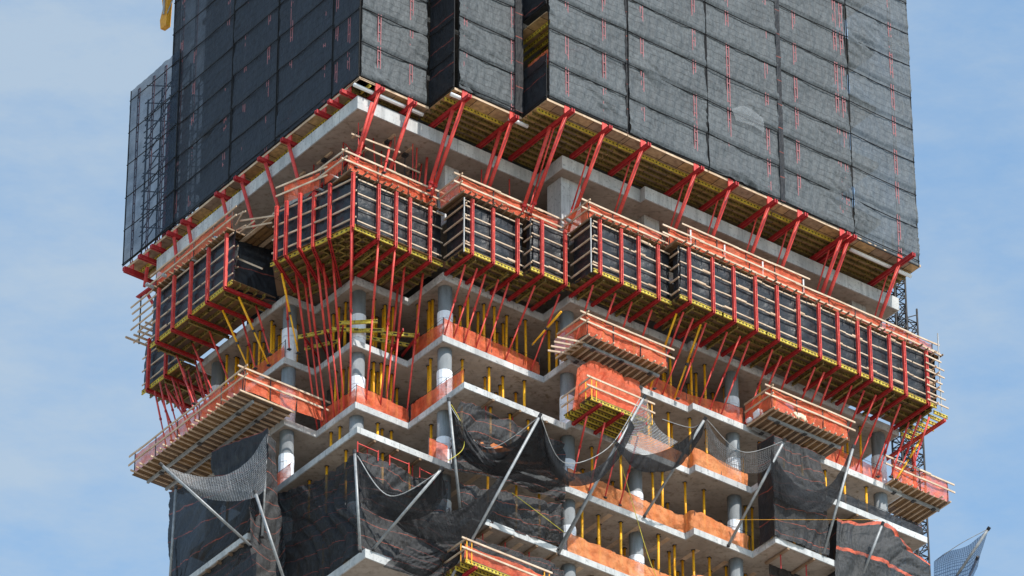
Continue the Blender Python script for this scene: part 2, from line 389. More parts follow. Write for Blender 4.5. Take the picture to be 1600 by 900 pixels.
# upper floors behind the netting
for k in range(7):
    zz = 3.4 + 3.85*k
    pl = [(1.6, 17.6), (1.6, 1.6), (9, 1.6), (9, -1.0), (11.4, -1.0), (11.4, -2.6), (33.2, -2.6), (33.2, 17.6)]
    t = thing('floor_slab', (1.6, 17.6, zz-.3), 'upper floor slab dimly seen behind the screens, number %s above the screens\' foot' % ['one', 'two', 'three', 'four', 'five', 'six', 'seven'][k], 'floor slab', 'cast concrete floor slabs')
    MB().prism(pl, zz-.3, zz).build('slab_edge', 'concrete', t)
core = thing('concrete_core', (3, 5, -OFF), 'core walls behind the open floors, interior shade in their dark colour, rear ones added', 'core wall')
MB().box(8.6, 33, 6.2, 15.2, -OFF, 30).build('core_wall', 'interior_shade', core)
MB().box(3.8, 34.6, 15.25, 15.5, -OFF, 30).build('rear_light_block', 'interior_shade', core)  # added wall, blocks sky light from behind the open floors
MB().box(1.7, 33, 17.2, 17.4, 0, 24).build('upper_rear_light_block', 'interior_shade', core)  # added wall, stops sky light shining through the upper floors
MB().box(4.4, 8.6, 8.4, 8.7, -OFF, -1.7).build('partition', 'interior_shade', core)
# columns
ORD = ['first', 'second', 'third', 'fourth', 'fifth', 'sixth', 'seventh', 'eighth', 'ninth', 'tenth', 'eleventh', 'twelfth', 'thirteenth', 'fourteenth', 'fifteenth', 'sixteenth', 'seventeenth', 'eighteenth', 'nineteenth']
def ordinal(n):
    if n <= 19: return ORD[n-1]
    t = {2: 'twent', 3: 'thirt', 4: 'fort', 5: 'fift', 6: 'sixt', 7: 'sevent', 8: 'eight'}[n//10]
    return t+'ieth' if n % 10 == 0 else t+'y-'+ORD[n % 10-1]
FL = {1: 'top open floor', 2: 'second open floor down', 3: 'third open floor down', 4: 'fourth open floor down', 5: 'fifth open floor down', 6: 'lowest floor'}
COLS = [(1.72, 14.9), (1.7, 8.3), (3.75, 5.05), (7.05, 2.0), (13.5, .1), (23.9, -.6), (33.9, -.75), (18.2, .5), (29.2, .6)]
TH = [0, .42, .36, .36, .36, .36, .5, .4]
def column(x, y, z0, z1, r, label, wrap):
    t = thing('concrete_column', (x, y, z0), label, 'column', 'round concrete columns of the open floors')
    MB().tube((x, y, z0), (x, y, z1), r, 28).build('shaft', 'column_concrete', t, smooth=False)
    for p in t.children[0].data.polygons: p.use_smooth = len(p.vertices) == 4
    if wrap:
        w = MB(); a = z0+.05; b = z0+wrap
        n = 12; ph = U(0, 1)
        for k in range(4): 
            za = a+(b-a)*k/4; zb = a+(b-a)*(k+1)/4-.02
            w.tube((x, y, za), (x, y, zb), r+.03+.01*(k % 2), 14)
        w.build('protective_wrap', 'white_wrap', t)
    return t
for g_ in range(1, 7):
    for i, (x, y) in enumerate(COLS):
        if g_ < 3 and i in (7, 8): continue
        if g_ == 6 and i in (2,): pass
        column(x, y, Z[g_+1], Z[g_]-TH[g_]+.0, .37, 'round concrete column in white wrapping, {n} from the left on the %s' % FL[g_], U(1.9, 2.15))
for i, (x, y) in enumerate([(2.0, 8.1), (7.4, 2.4)]):
    t = thing('concrete_pier', (x, y, -5.15), 'square concrete pier under the thick slab, {n} from the left behind the orange guard netting', 'pier', 'square concrete piers')
    MB().box(x-.45, x+.45, y-.45, y+.45, -5.15, -1.25).build('shaft', 'edge_concrete', t)
    MB().box(x-.47, x+.47, y-.47, y+.47, -3.3, -3.28).build('pour_joint', 'concrete', t)
t = thing('concrete_pier', (13.0, -.35, -5.15), 'broad pale concrete pier at the step of the thick slab edge', 'pier', 'square concrete piers')
MB().box(12.45, 13.75, -.85, .35, -5.15, -1.25).build('shaft', 'edge_concrete', t)
for x, y in ((23.6, -.7), (32.6, -.8), (18.6, -.4)):
    t = thing('concrete_pier', (x, y, -5.15), 'narrow concrete pier under the thick slab, {n} from the left on sunlit side', 'pier', 'square concrete piers')
    MB().box(x-.5, x+.5, y-.35, y+.35, -5.15, -1.25).build('shaft', 'concrete', t)
w = thing('concrete_wall', (8, 2.6, -5.15), 'rough grey concrete wall recessed under the thick slab, right of the corner', 'wall')
MB().box(7.9, 12.45, 2.5, 2.8, -5.15, -1.25).build('wall', 'concrete', w)
w = thing('concrete_wall', (2.2, 9, -5.15), 'shaded concrete wall under the thick slab on the left side', 'wall')
MB().box(2.2, 2.5, 8.55, 14.0, -5.15, -1.25).build('wall', 'concrete', w)
w = thing('concrete_wall', (14, 1.2, -5.15), 'brown stained concrete wall behind the long orange guard netting', 'wall')
MB().box(13.75, 34.5, 1.2, 1.5, -5.15, -1.25).build('wall', 'soffit_concrete', w)
# hanging timber and jacks under the corner of the thick slab
for (x, y, l) in ((1.6, 2.2, 1.3), (1.5, 5.2, 1.3), (1.4, 7.4, 1.1), (3.2, 1.9, 1.2), (4.6, 2.3, 1.2), (2.8, 3.8, 1.1), (4.2, 4.2, 1.1), (5.8, 3.2, 1.1)):
    t = thing('soffit_jack', (x, y, -1.9), 'short timber packer on a dark screw jack under the thick slab, {n} from the left', 'jack', 'packers under the thick slab')
    MB().beam((x, y-l/2, -1.64), (x, y+l/2, -1.64), .12, .12).build('packer', 'timber', t)
    MB().box(x-.14, x+.14, y-.14, y+.14, -1.85, -1.7).tube((x, y, -5.1), (x, y, -1.8), .028, 6).build('screw', 'dark_steel', t)

# ---------------------------------------------------------------- shoring posts
def shore_proto(h):
    t = thing('shoring_post', (0, 0, 0), '', 'shoring post', 'yellow shoring posts between the slabs')
    MB().tube((0, 0, 0), (0, 0, .55), .038, 8).build('inner_tube', 'steel', t, base=(0, 0, 0), smooth=True)
    MB().tube((0, 0, .5), (0, 0, h-.03), .068, 8).build('outer_tube', 'shore_yellow', t, base=(0, 0, 0), smooth=True)
    MB().tube((0, 0, .48), (0, 0, .56), .08, 8).build('collar', 'dark_steel', t, base=(0, 0, 0))
    MB().box(-.1, .1, -.1, .1, h-.03, h).build('head_plate', 'dark_steel', t, base=(0, 0, 0))
    MB().box(-.09, .09, -.09, .09, 0, .02).build('base_plate', 'steel', t, base=(0, 0, 0))
    return t
pr = {}
def free(x, y): return all((x-a)**2+(y-b)**2 > .5 for a, b in COLS)
LINES = {1: [(1.75, 9.3, 1.75, 14.3, 4), (2.9, 8.6, 2.9, 14.5, 4), (3.7, 5.9, 3.7, 7.8, 3), (4.6, 5.0, 6.0, 5.0, 3), (7.0, 2.7, 7.0, 4.4, 3), (4.9, 6.4, 7.5, 6.4, 4), (7.9, 1.95, 12.6, 1.95, 5), (8.5, 3.6, 13, 3.6, 5), (13.6, .8, 13.6, 2.2, 2), (14.7, -.35, 22.9, -.35, 7), (15.5, 1.5, 33, 1.5, 11), (24.9, -.8, 33.2, -.8, 7)],
         3: [(1.75, 9.3, 1.75, 14.3, 3), (3.7, 5.7, 3.7, 7.3, 2), (4.4, 4.9, 6.2, 4.9, 3), (7.1, .1, 7.1, 3.9, 3), (8.1, .1, 12.6, .1, 4), (8.5, 2.2, 13, 2.2, 4), (14.2, -.2, 33.4, -.2, 13), (15, 1.8, 33, 1.8, 10)]}
LINES[2] = [(1.75, 9.3, 1.75, 14.3, 4), (3.7, 5.7, 3.7, 7.3, 3), (4.5, 5.0, 6.0, 5.0, 3), (5, 6.4, 7.5, 6.4, 3), (7.0, 2.7, 7.0, 4, 2), (7.9, 1.95, 12.6, 1.95, 4), (8.5, 3.6, 13, 3.6, 4), (14.4, -.35, 22.9, -.35, 7), (24.9, -.8, 33.2, -.8, 6), (15.3, 1.5, 33, 1.5, 8)]
LINES[4] = [(1.8, 2.2, 1.8, 7, 3), (2.4, 1.9, 6, 1.9, 2), (7.6, 0, 12.6, 0, 3), (13.9, .0, 28, .0, 12), (14.5, 1.9, 33, 1.9, 11), (29.5, -.7, 33.3, -.7, 3)]
LINES[5] = [(13.6, 0, 24, 0, 9), (14.2, 2, 28, 2, 9), (1.7, 4, 1.7, 8, 2)]
LINES[6] = [(14, .9, 24, .9, 6)]
LINES[1] += [(2.4, 9.0, 2.4, 14.6, 3), (4.4, 6.0, 4.4, 7.4, 2), (9, 5.2, 14, 5.2, 5), (14.5, 3.2, 33, 3.2, 9), (24.4, .4, 33.4, .4, 6), (7.4, 3.2, 7.4, 4.2, 2)]
LINES[2] += [(4.2, 5.6, 4.2, 7.4, 2), (9, 5.2, 14, 5.2, 4), (14.5, 3.2, 33, 3.2, 8), (2.4, 9.0, 2.4, 14.6, 3)]
LINES[4] += [(14.5, 3.8, 30, 3.8, 8), (14.0, .9, 24, .9, 7)]
LINES[1] += [(5.2, 5.6, 6.4, 5.6, 3), (8.4, 2.8, 12.8, 2.8, 5), (15, .6, 33.6, .6, 9), (2.1, 9.4, 2.1, 14.6, 3)]
LINES[2] += [(4.8, 5.6, 6.2, 5.6, 3), (8.4, 2.8, 12.8, 2.8, 4), (15, .6, 33.6, .6, 8)]
LINES[5] += [(14.0, 1.0, 24, 1.0, 6)]
for g_, ls in LINES.items():
    h = Z[g_]-TH[g_]-Z[g_+1]
    for (x0, y0, x1, y1, n) in ls:
        for k in range(n):
            a = (k+.5)/n; x = x0+(x1-x0)*a+U(-.22, .22); y = y0+(y1-y0)*a+U(-.2, .2)
            if not free(x, y): x += .9
            key = round(h, 3)
            b = (x, y, Z[g_+1])
            if key not in pr:
                pr[key] = shore_proto(h); o = pr[key]; o.location = Vector(b)+Vector((0, 0, OFF)); o['_b'] = list(b)
            else: o = dup(pr[key], b)
            reg = 'shaded left side' if x0 < 2.95 else 'sawtooth corners' if x1 < 7.6 else 'middle stretch' if x0 < 13.4 else 'long right stretch'
            row = 'second row' if (x0 >= 13.4 and .3 < y0 <= 1) or (x0 == 8.4) or (x0 in (2.1, 5.2, 4.8)) else ('front row' if y0 < (2.3 if x0 < 13.4 else .2) or (x0 < 7.3) else 'back row') if not (x0 >= 13.4 and y0 > 1) else ('middle row' if y0 < 2.5 else 'back row')
            if x0 >= 13.4 and y0 <= .3: row = 'front row'
            if x0 in (2.4, 2.9): row = 'back row'
            o['label'] = 'yellow post, {n} from left, %s of %s, %s' % (row, reg, FL[g_].replace(' down', ''))
            o.rotation_euler = (U(-.012, .012), U(-.012, .012), U(0, 3))

# ---------------------------------------------------------------- raking props
def raker(p, q, label, mat='red_paint', r=.055, group='red raking props', cat='raking prop', knee=.5):
    p = Vector(p); q = Vector(q)            # p bottom, q top
    t = thing('raking_prop', p, label, cat, group)
    m_ = p.lerp(q, knee)
    MB().tube(p, m_, r*.78, 8).build('inner_tube', mat, t, smooth=True)
    MB().tube(m_, q, r, 8).build('outer_tube', mat, t, smooth=True)
    MB().tube(m_-(q-p).normalized()*.08, m_+(q-p).normalized()*.06, r*1.35, 8).build('collar', 'dark_steel' if mat != 'red_paint' else 'red_deep', t)
    MB().box(p.x-.09, p.x+.09, p.y-.09, p.y+.09, p.z-.02, p.z+.03).build('foot_plate', 'dark_steel', t)
    return t

# ---------------------------------------------------------------- red bracket platforms
SKY = 0
def fw_platform(fr, s0, s1, posts, depth, label, z=-9.0, h=3.33, tarp=True, cross=True, post_bottom=.1, rails=True, group='platform bays hung round the slab', jd=.52):
    b = fr.p((s0+s1)/2, 0, z)
    t = thing('formwork_platform', b, label, 'platform', group)
    S = fr.S
    for s in posts:
        MB().channels(fr.p(s, 0, z-post_bottom), fr.p(s, 0, z+h), S).build('post', 'red_paint', t)
        MB().channels(fr.p(s, .07, z-post_bottom), fr.p(s, -depth, z-post_bottom), S, h=.17).build('bracket', 'red_deep', t)
    n = int(depth/jd)
    for k in range(n):
        tt = -.12 - k*jd
        MB().ibeam(fr.p(s0-U(.0, .12), tt, z+.10), fr.p(s1+U(.0, .12), tt, z+.10)).build('joist', 'hbeam_yellow' if k == 0 else 'hbeam_shaded', t)
    if cross:
        for s in posts[::2] if len(posts) > 1 else posts:
            d = .42 if s+.42 < s1 else -.42
            MB().ibeam(fr.p(s+d, -.25, z-.10), fr.p(s+d, -depth+.1, z-.10), .18, .1).build('cross_joist', 'hbeam_shaded', t)
    MB().beam(fr.p(s0-.03, -depth/2-.02, z+.235), fr.p(s1+.03, -depth/2-.02, z+.235), depth-.1, .03).build('soffit_board', 'plywood_dark', t)
    if rails:
        for k in range(4):
            zz = z+.62+k*.86; jj = U(-.02, .02)
            MB().beam(fr.p(s0-U(0, .12), -.115, zz+jj), fr.p(s1+U(0, .14), -.115, zz+U(-.02, .02)), .05, .07).build('rail', 'timber_bright', t)
            if RND() < .45:
                c = U(s0+.3, s1-.3); MB().beam(fr.p(c-.35, -.10, zz+.05), fr.p(c+.35, -.10, zz+.04), .06, .10).build('rail', 'timber', t)
    if tarp:
        nu = max(4, int((s1-s0)/.09)); nv = 34; mb = MB(); uvs = []
        for j in range(nv+1):
            for i in range(nu+1):
                s = s0-.07+(s1-s0+.14)*i/nu; v = j/nv; zz = z+.22+(h-.15)*v
                f_ = ((zz-z-.62)/.86) % 1
                bul = .10*math.sin(math.pi*f_)**.7*(.6+.8*noise.noise(Vector((s*.9, zz*.3, fr.o.x+fr.o.y))))
                q = Vector((s*2.1+fr.o.x, zz*4.2, fr.o.y))
                w_ = .03*noise.noise(q*.6)+.02*abs(noise.noise(q*1.4))
                mb.v.append(tuple(fr.p(s, -.27+bul+w_, zz))); uvs.append((s, zz))
        mb.f = [(j*(nu+1)+i, j*(nu+1)+i+1, (j+1)*(nu+1)+i+1, (j+1)*(nu+1)+i) for j in range(nv) for i in range(nu)]
        mb.build('tarpaulin', 'tarpaulin', t, smooth=True, uvs=uvs)
    return t
def side_rails(fr, s0, s1, z0, label, plain=False, n=4):
    """return of a platform round a step: timber rails and tarpaulin facing the shaded side"""
    t = thing('platform_return', fr.p((s0+s1)/2, 0, z0), label, 'platform side', 'short returns where the platform steps')
    for k in range(n):
        zz = z0+.5+k*.8
        MB().beam(fr.p(s0-.12*(not plain), 0, zz), fr.p(s1+.1, 0, zz), .06, .09).build('rail', 'timber', t)
        if not plain: MB().beam(fr.p(s0+.05, .05, zz-.05), fr.p(s0+.05, -.4, zz-.05), .06, .08).build('rail_stub', 'timber_bright', t)
    if not plain: MB().tube(fr.p(s0+.04, .04, z0-.1), fr.p(s0+.04, .04, z0+3.3), .04, 8).build('upright', 'steel', t)
    g_ = [[fr.p(s0+(s1-s0)*i/3, -.1, z0+.1+3.2*j/3) for i in range(4)] for j in range(4)]
    mb, uv = cloth(g_, 16, 26, .07, 2.0); mb.build('tarpaulin', 'tarpaulin', t, smooth=True, uvs=uv)
    return t
# sunlit side
fw_platform(FB(.80), .45, 5.98, [1.89, 3.0, 3.88, 5.17], 3.3, 'red bracket platform at the sawtooth corner, facing the sun')
t = REG[-1]
fw_platform(FB(-1.02), 6.15, 9.85, [6.53, 7.87, 9.45], 2.3, 'platform bay just right of the first step from the corner')
fw_platform(FB(-1.70), 10.0, 12.35, [10.53, 12.04], 2.9, 'platform bay with crossed loose planks left of the second step')
fw_platform(FB(-3.53), 12.6, 14.9, [12.91, 14.3], 2.6, 'platform bay just right of the second step', )
fw_platform(FB(-3.53), 15.0, 17.58, [15.45, 16.74], 2.6, 'platform bay left of the narrow third step')
px = [18.18, 19.75, 21.16, 22.63, 24.1, 25.55, 26.96, 28.25, 29.64, 30.47, 31.84, 32.88, 34.45]
grp = [(17.7, 20.4, px[0:2]), (20.5, 23.35, px[2:4]), (23.45, 26.2, px[4:6]), (26.3, 28.9, px[6:8]), (29.0, 31.1, px[8:10]), (31.2, 33.5, px[10:12]), (33.6, 35.0, px[12:13])]
for a, b, pp in grp: fw_platform(FB(-4.32), a, b, pp, 2.95, 'bay of the long right-hand platform run, {n} from the left of seven')
side_rails(FA(6.1), -1.0, .75, -9, 'dark return of the platform at its first step')
side_rails(FA(9.92), -1.62, -1.05, -9, 'very short return in the middle of the stepped platform', plain=True)
side_rails(FA(12.45), -3.45, -1.75, -9, 'dark return with slanting timber rails at the second step')
side_rails(FA(17.58), -4.2, -3.6, -9, 'narrow return at the third step of the platform', plain=True)
# right-hand end: rails and planks sticking out past the corner
t = thing('platform_end', (35.2, -3, -9), 'ragged right-hand end of the platform with planks sticking out', 'platform end')
for k in range(8):
    zz = -8.9+k*.47
    MB().beam((34.9+U(0, .1), -4.45-U(.0, .3), zz), (35.15, -1.4, zz), .05, .09).build('plank', 'timber', t)
    MB().beam((34.3, -4.44, zz+.06), (35.35+U(0, .45), -4.44, zz+.02), .05, .08).build('plank_end', 'timber_bright', t)
MB().tube((35.3, -4.4, -9.2), (35.3, -4.4, -4.2), .035, 8).tube((35.3, -2.6, -9.2), (35.3, -2.6, -4.2), .035, 8).build('upright', 'steel', t)
g_ = [[Vector((35.05, -4.3+3*i/3, -8.9+3.5*j/3)) for i in range(4)] for j in range(4)]
mb, uv = cloth(g_, 20, 26, .06, 2); mb.build('tarpaulin', 'tarpaulin', t, smooth=True, uvs=uv)
for k in range(7): MB().ibeam((34.9, -4.2+k*.45, -9.3), (36.0+U(-.2, .1), -4.2+k*.45, -9.3)).build('joist', 'hbeam_yellow', t)
MB().channels((35.6, -4.3, -9.6), (35.6, 1.6, -9.6), (1, 0, 0)).build('bracket', 'red_paint', t)
MB().channels((36.0, -1.2, -12.2), (36.0, -1.2, -9.6), (1, 0, 0)).build('post', 'red_paint', t)
# shaded side: the fan of posts round the corner
FAN = [(-1.2, 5.53), (-1.05, 4.84), (-.89, 3.86), (-.35, 3.38), (-.16, 2.23), (.22, .72)]
FEND = [onZ(*p, -9.1) for p in ((462, 456), (480, 447), (497, 440), (515, 448), (532, 447), (550, 440))]
t = thing('formwork_platform', (-.5, 3, -9), 'fan-shaped red bracket platform wrapping the left of the sawtooth corner', 'platform', 'platform bays hung round the slab')
ld = Vector((-.24, .97, 0))
for i, ((x, y), e) in enumerate(zip(FAN, FEND)):
    MB().channels((x, y, -9.1), (x, y, -5.67), ld).build('post', 'red_paint', t)
    e = Vector((e.x, e.y, -9.1)); d = (e-Vector((x, y, -9.1))); sd = Vector((-d.y, d.x, 0)).normalized()
    MB().channels((x, y, -9.1), e, sd, h=.17).build('bracket', 'red_deep', t)
for i, e in enumerate([(580, 437), (602, 445), (617, 450), (634, 461)]):
    pass
fp = [(-1.25, 5.9), (-.30, 2.9), (.30, .62)]
def off(pts, d):
    return [Vector((x+d*.97, y+d*.24, 0)) for x, y in pts]
for k in range(4):
    zz = -8.42+k*.83
    a, b, c_ = off(fp, .09)
    MB().beam((a.x, a.y, zz), (b.x, b.y, zz+.0), .06, .09).build('rail', 'timber_bright' if k % 2 else 'timber', t)
    MB().beam((b.x, b.y+.2, zz+.02), (c_.x, c_.y, zz+.02), .06, .09).build('rail', 'timber_bright', t)
a, b, c_ = off(fp, .24)
g_ = [[Vector((p.x, p.y, -8.85+3.2*j/3)) for p in (a, b.lerp(a, .4), b, c_)] for j in range(4)]
mb, uv = cloth(g_, 60, 34, .08, 2.2); mb.build('tarpaulin', 'tarpaulin', t, smooth=True, uvs=uv)
for k in range(7):                       # joists parallel to the shaded face, fanning in
    a, b, c_ = off(fp, .15+k*.5)
    s_ = 1.0
    MB().ibeam((a.x+.1, a.y+.3+k*.18, -8.9), (c_.x, c_.y+.1+k*.1, -8.9)).build('joist', 'hbeam_yellow' if k == 0 else 'hbeam_shaded', t)
poly_ = [(-1.1, 6.0), (.35, .75), (6.2, .75), (6.2, 4.4), (3.0, 7.9), (1.0, 8.5)]
MB().prism(poly_, -8.775, -8.75).build('soffit_board', 'plywood_dark', t)
# left bays
fw_platform(FA(-1.85), 8.7, 11.55, [9.14, 10.8], 2.9, 'shaded left-hand platform bay nearest the corner')
fw_platform(FA(-1.85), 11.6, 14.6, [12.4, 14.0], 2.9, 'middle one of the shaded left-hand platform bays')
fw_platform(FA(-1.85), 14.65, 16.2, [15.45], 2.9, 'short outermost bay of the shaded left-hand platform')
fw_platform(FA(.30), 16.6, 20.2, [17.85, 19.55], 3.0, 'lower left platform bay set back against the sky', h=3.2)
t = thing('platform_end', (.2, 18, -5.5), 'ragged timber guard ends against the sky at the far left', 'platform end')
for k in range(6):
    MB().beam((.0, 16.4, -5.6+k*.5), (.0, 20.6+U(-.4, .5), -5.6+k*.5), .06, .09).build('rail', 'timber', t)
for y in (17.2, 18.7, 20.2): MB().tube((.05, y, -5.9), (.05, y, -2.6), .04, 8).build('upright', 'dark_steel', t)
for k in range(9): MB().beam((-.5-U(0, .5), 16.6+k*.45, -5.8), (2, 16.6+k*.45, -5.8), .08, .1).build('joist', 'timber', t)
# big red prow at the left end under the screens
t = thing('needle_beam', (-.8, 21, -1), 'pair of crossed red needle beams jutting out at the far left end of the screens', 'steel beam')
MB().channels((-.45, 21.25, -.75), (3.5, 21.25, -.75), (0, 1, 0), h=.2).build('upper_beam', 'red_deep', t)
MB().channels(onX(215, 465, 0), onX(283, 415, 0), (0, .7, .7), h=.2).build('lower_beam', 'red_deep', t)
MB().channels(onX(228, 455, 0.2), onX(240, 476, 0.2), (0, 1, 0), h=.14).channels(onX(230, 418, .3), onX(226, 448, .3), (0, 1, 0), h=.14).build('brace', 'red_paint', t)
for (a, b) in (((228, 452), (250, 462)), ((254, 437), (270, 446)), ((283, 427), (300, 437)), ((300, 412), (322, 421)), ((322, 395), (345, 405)), ((335, 379), (380, 398))):
    p = onX(a[0], a[1]-8, -1.9); q = p + Vector((1.9, 0, 0))
    t = tag(MB().tube(p, q, .10, 12).build('steel_tube', 'steel', base=p, smooth=True), 'galvanised tube end poking out over the left-hand platform, {n} from the left', 'steel tube', 'tube ends over the left-hand platform')
for (a, z_) in (((455, 301), -4.9), ((516, 274), -4.9), ((492, 293), -4.9), ((699, 314), -4.9), ((885, 343), -4.9)):
    p = onZ(a[0], a[1], z_); q = p + Vector((1.3, 0.05, 0))
    tag(MB().tube(p, q, .10, 12).build('steel_tube', 'steel', base=p, smooth=True), 'galvanised tube end poking out beside the corner guard netting, {n} from the left', 'steel tube', 'tube ends beside the corner')

# ---------------------------------------------------------------- guard decks on top of the platforms, and the timber outrigger platforms
def onet(fr, s0, s1, t, z0, h, mat='orange_net', amp=.06, sag=0.0):
    n = max(3, int((s1-s0)/1.1))
    g_ = [[fr.p(s0+(s1-s0)*i/n, t+.05*math.sin(i*2.1+j), z0+h*j/3*(1-.04*math.sin(i*1.7)) - sag*math.sin(math.pi*i/n)*(j/3)) for i in range(n+1)] for j in range(4)]
    return cloth(g_, max(8, int((s1-s0)/.12)), 12, amp, 1.9)
def guard(fr, s0, s1, t, z, label, joist_t=None, nrail=2, joist=True, net='orange_net', h=1.3, name='guard_rail', tilt=0, waler=None, deck=None, side=None, post_mat='steel', rail_mat='timber_bright', group='timber guard rails with orange netting', cat='guard rail', jmat='timber_dark', jstep=.42):
    b = fr.p((s0+s1)/2, t, z)
    th_ = thing(name, b, label, cat, group)
    n = max(2, int(round((s1-s0)/1.9))+1)
    for k in range(n):
        s = s0+(s1-s0)*k/(n-1); s = min(max(s, s0+.06), s1-.06)
        MB().tube(fr.p(s, t, z), fr.p(s, t, z+h+.08), .027, 8).build('upright', 'dark_steel', th_, smooth=True)
    for k in range(nrail):
        zz = z+h-.03-k*.5; dz = tilt*(s1-s0)
        cuts = [s0-.25]
        while cuts[-1] < s1-3.6: cuts.append(cuts[-1]+U(2.4, 3.6))
        cuts.append(s1+.25)
        for a, b2 in zip(cuts, cuts[1:]):
            o = U(0, .03)
            MB().beam(fr.p(a-.2, t+.06+o, zz+U(-.03, .03)), fr.p(b2+.15, t+.06+o, zz+U(-.03, .03)), .05, .10).build('rail', rail_mat, th_)
    if net:
        mb, uv = onet(fr, s0, s1, t-.05, z+.03, h-.05); mb.build('netting', net, th_, smooth=True, uvs=uv)
    if joist:
        t0, t1 = joist_t; s = s0
        while s < s1:
            e = t1+U(-.12, .18)
            MB().beam(fr.p(s, t0, z-.09), fr.p(s+U(-.05, .05), e, z-.09), .06, .09).build('joist', jmat, th_)
            s += jstep*U(.85, 1.15)
    if deck:
        MB().beam(fr.p(s0, (deck[0]+deck[1])/2, z-.035), fr.p(s1, (deck[0]+deck[1])/2, z-.035), abs(deck[1]-deck[0]), .03).build('deck', 'plywood_dark', th_)
    if waler:
        for wt in waler:
            MB().beam(fr.p(s0+.2, wt, z-.26), fr.p(s1-.2, wt, z-.26), .12, .16).build('waler', 'steel', th_)
            for k in range(3):
                s = s0+(s1-s0)*(.15+.35*k); MB().beam(fr.p(s, wt-.12, z-.36), fr.p(s, wt+.12, z-.36), .2, .07).build('clamp', 'dark_steel', th_)
    if side is not None:                 # return at the left end facing the shaded side
        f2 = Fr(tuple(fr.p(s0, 0, 0))[:2], tuple(-fr.T)[:2], tuple(-fr.S)[:2])
        L_ = side
        for k in range(nrail):
            zz = z+h-.03-k*.5
            MB().beam(f2.p(-t-.3, .06, zz), f2.p(-t+L_, .06, zz), .05, .10).build('rail', 'timber', th_)
        mb, uv = onet(f2, -t, -t+L_, 0, z+.03, h-.05); mb.build('netting', net or 'orange_net', th_, smooth=True, uvs=uv)
    return th_
ZD = -5.5; ZF = -5.14
guard(FB(.90), .0, 5.75, 0, ZD, 'orange netted guard rail crowning the sawtooth corner platform, sunlit side', joist_t=(-1.3, .38), deck=(-1.5, .1), h=1.08)
guard(Fr((-.22, 0), (-.02, 1), (-1, -.02)), 1.0, 2.7, 0, ZD, 'short shaded guard rail at the tip of the corner platform', joist=False, h=1.08)
guard(Fr((-.28, 2.75), (-.30, .95), (-.95, -.30)), .1, 2.6, 0, ZD-.1, 'shaded guard rail running down left of the corner platform', joist=False, net='orange_net', h=1.08)
guard(FB(-.93), 5.8, 12.3, 0, ZD, 'orange netted guard rail between the first and second platform steps', joist_t=(-1.6, .45), deck=(-1.9, .2), side=1.7, h=1.08)
guard(FB(-3.05), 12.5, 17.5, 0, ZD, 'orange netted guard rail between the second and third platform steps', joist_t=(-1.6, .75), deck=(-1.9, .5), side=2.0, h=1.08)
guard(FB(-3.75), 17.3, 35.5, 0, ZD, 'long orange netted guard rail running to the right-hand corner', joist_t=(-1.6, .8), deck=(-1.9, .5), jstep=.5, h=1.08)
t = guard(FB(-2.9), 19.3, 27.2, 0, ZD+1.15, 'second raised strip of orange netting with white uprights behind the long guard rail', joist=False, h=1.3, nrail=1)
MB().box(19.3, 27.2, -3.2, -1.2, ZD+1.02, ZD+1.1).build('deck', 'plywood_dark', t)
for x in (19.4, 21.7, 24.3, 27.1): MB().tube((x, -3.0, ZD+.2), (x, -3.0, ZD+2.2), .045, 8).build('tall_upright', 'fan_white', t)
guard(FA(-1.75), 8.8, 16.0, 0, ZD, 'shaded guard rail with red film on top of the left-hand platform', joist_t=(-1.4, .3), deck=(-1.5, .2), h=1.15, rail_mat='timber', net='orange_net')
t = thing('loose_planks', (-1, 8.5, -5), 'tangle of loose rails bridging the gap between left platform and corner platform', 'planks')
for a, b in (((375, 345), (430, 337)), ((372, 358), (425, 348)), ((352, 370), (384, 352)), ((368, 352), (380, 330)), ((355, 378), (398, 345)), ((362, 340), (384, 330)), ((355, 395), (372, 384)), ((355, 412), (372, 401)), ((355, 425), (372, 417)), ((328, 404), (350, 411)), ((372, 404), (410, 420))):
    MB().beam(onX(*a, -1.2), onX(*b, -1.2), .05, .09).build('plank', 'timber', t)
for a, b in (((355, 385), (425, 412)),):
    p, q = onZ(*a, -5.4), onZ(*b, -5.4); tag(MB().tube(p, q, .13, 12).build('black_drainpipe', 'dark_steel', base=p, smooth=True), 'thick black pipe lying under the left-hand deck beside the corner platform', 'pipe')
g_ = [[Vector((-1.3+2.6*i/4, 9.3-.5*i/4, -9.0+3.2*j/3)) for i in range(5)] for j in range(4)]
mb, uv = cloth(g_, 40, 40, .1, 1.6, .3, 3); tag(mb.build('shade_sheet', 'screen_black', base=g_[0][0], smooth=True, uvs=uv), 'added dark sheet standing in for shade in the gap beside the corner platform', 'tarpaulin')  # sheet added to darken this gap, its black stands for shade
t = thing('slab_wing', (-.5, 9, -5.5), 'pale rounded slab end showing between the left platform and the corner platform', 'slab edge')
a = onZ(392, 377, -5.5); b = onZ(445, 336, -5.5)
MB().prism([(a.x, a.y), (b.x, b.y), (b.x+2.5, b.y), (a.x+2.5, a.y)], -5.5, -5.12).build('slab_edge', 'edge_concrete', t)
t = thing('plank_deck', (0, 8.6, -5.7), 'brown plank soffit in the gap left of the corner platform', 'deck')
for k in range(9): MB().beam((-.9+k*.36, 6.0, -5.75), (-.9+k*.36, 9.6, -5.75), .2, .08).build('plank', 'timber' if k % 3 == 0 else 'plywood_dark', t)
MB().box(-1.0, 2.6, 6.0, 9.6, -5.68, -5.65).build('deck', 'plywood_dark', t)
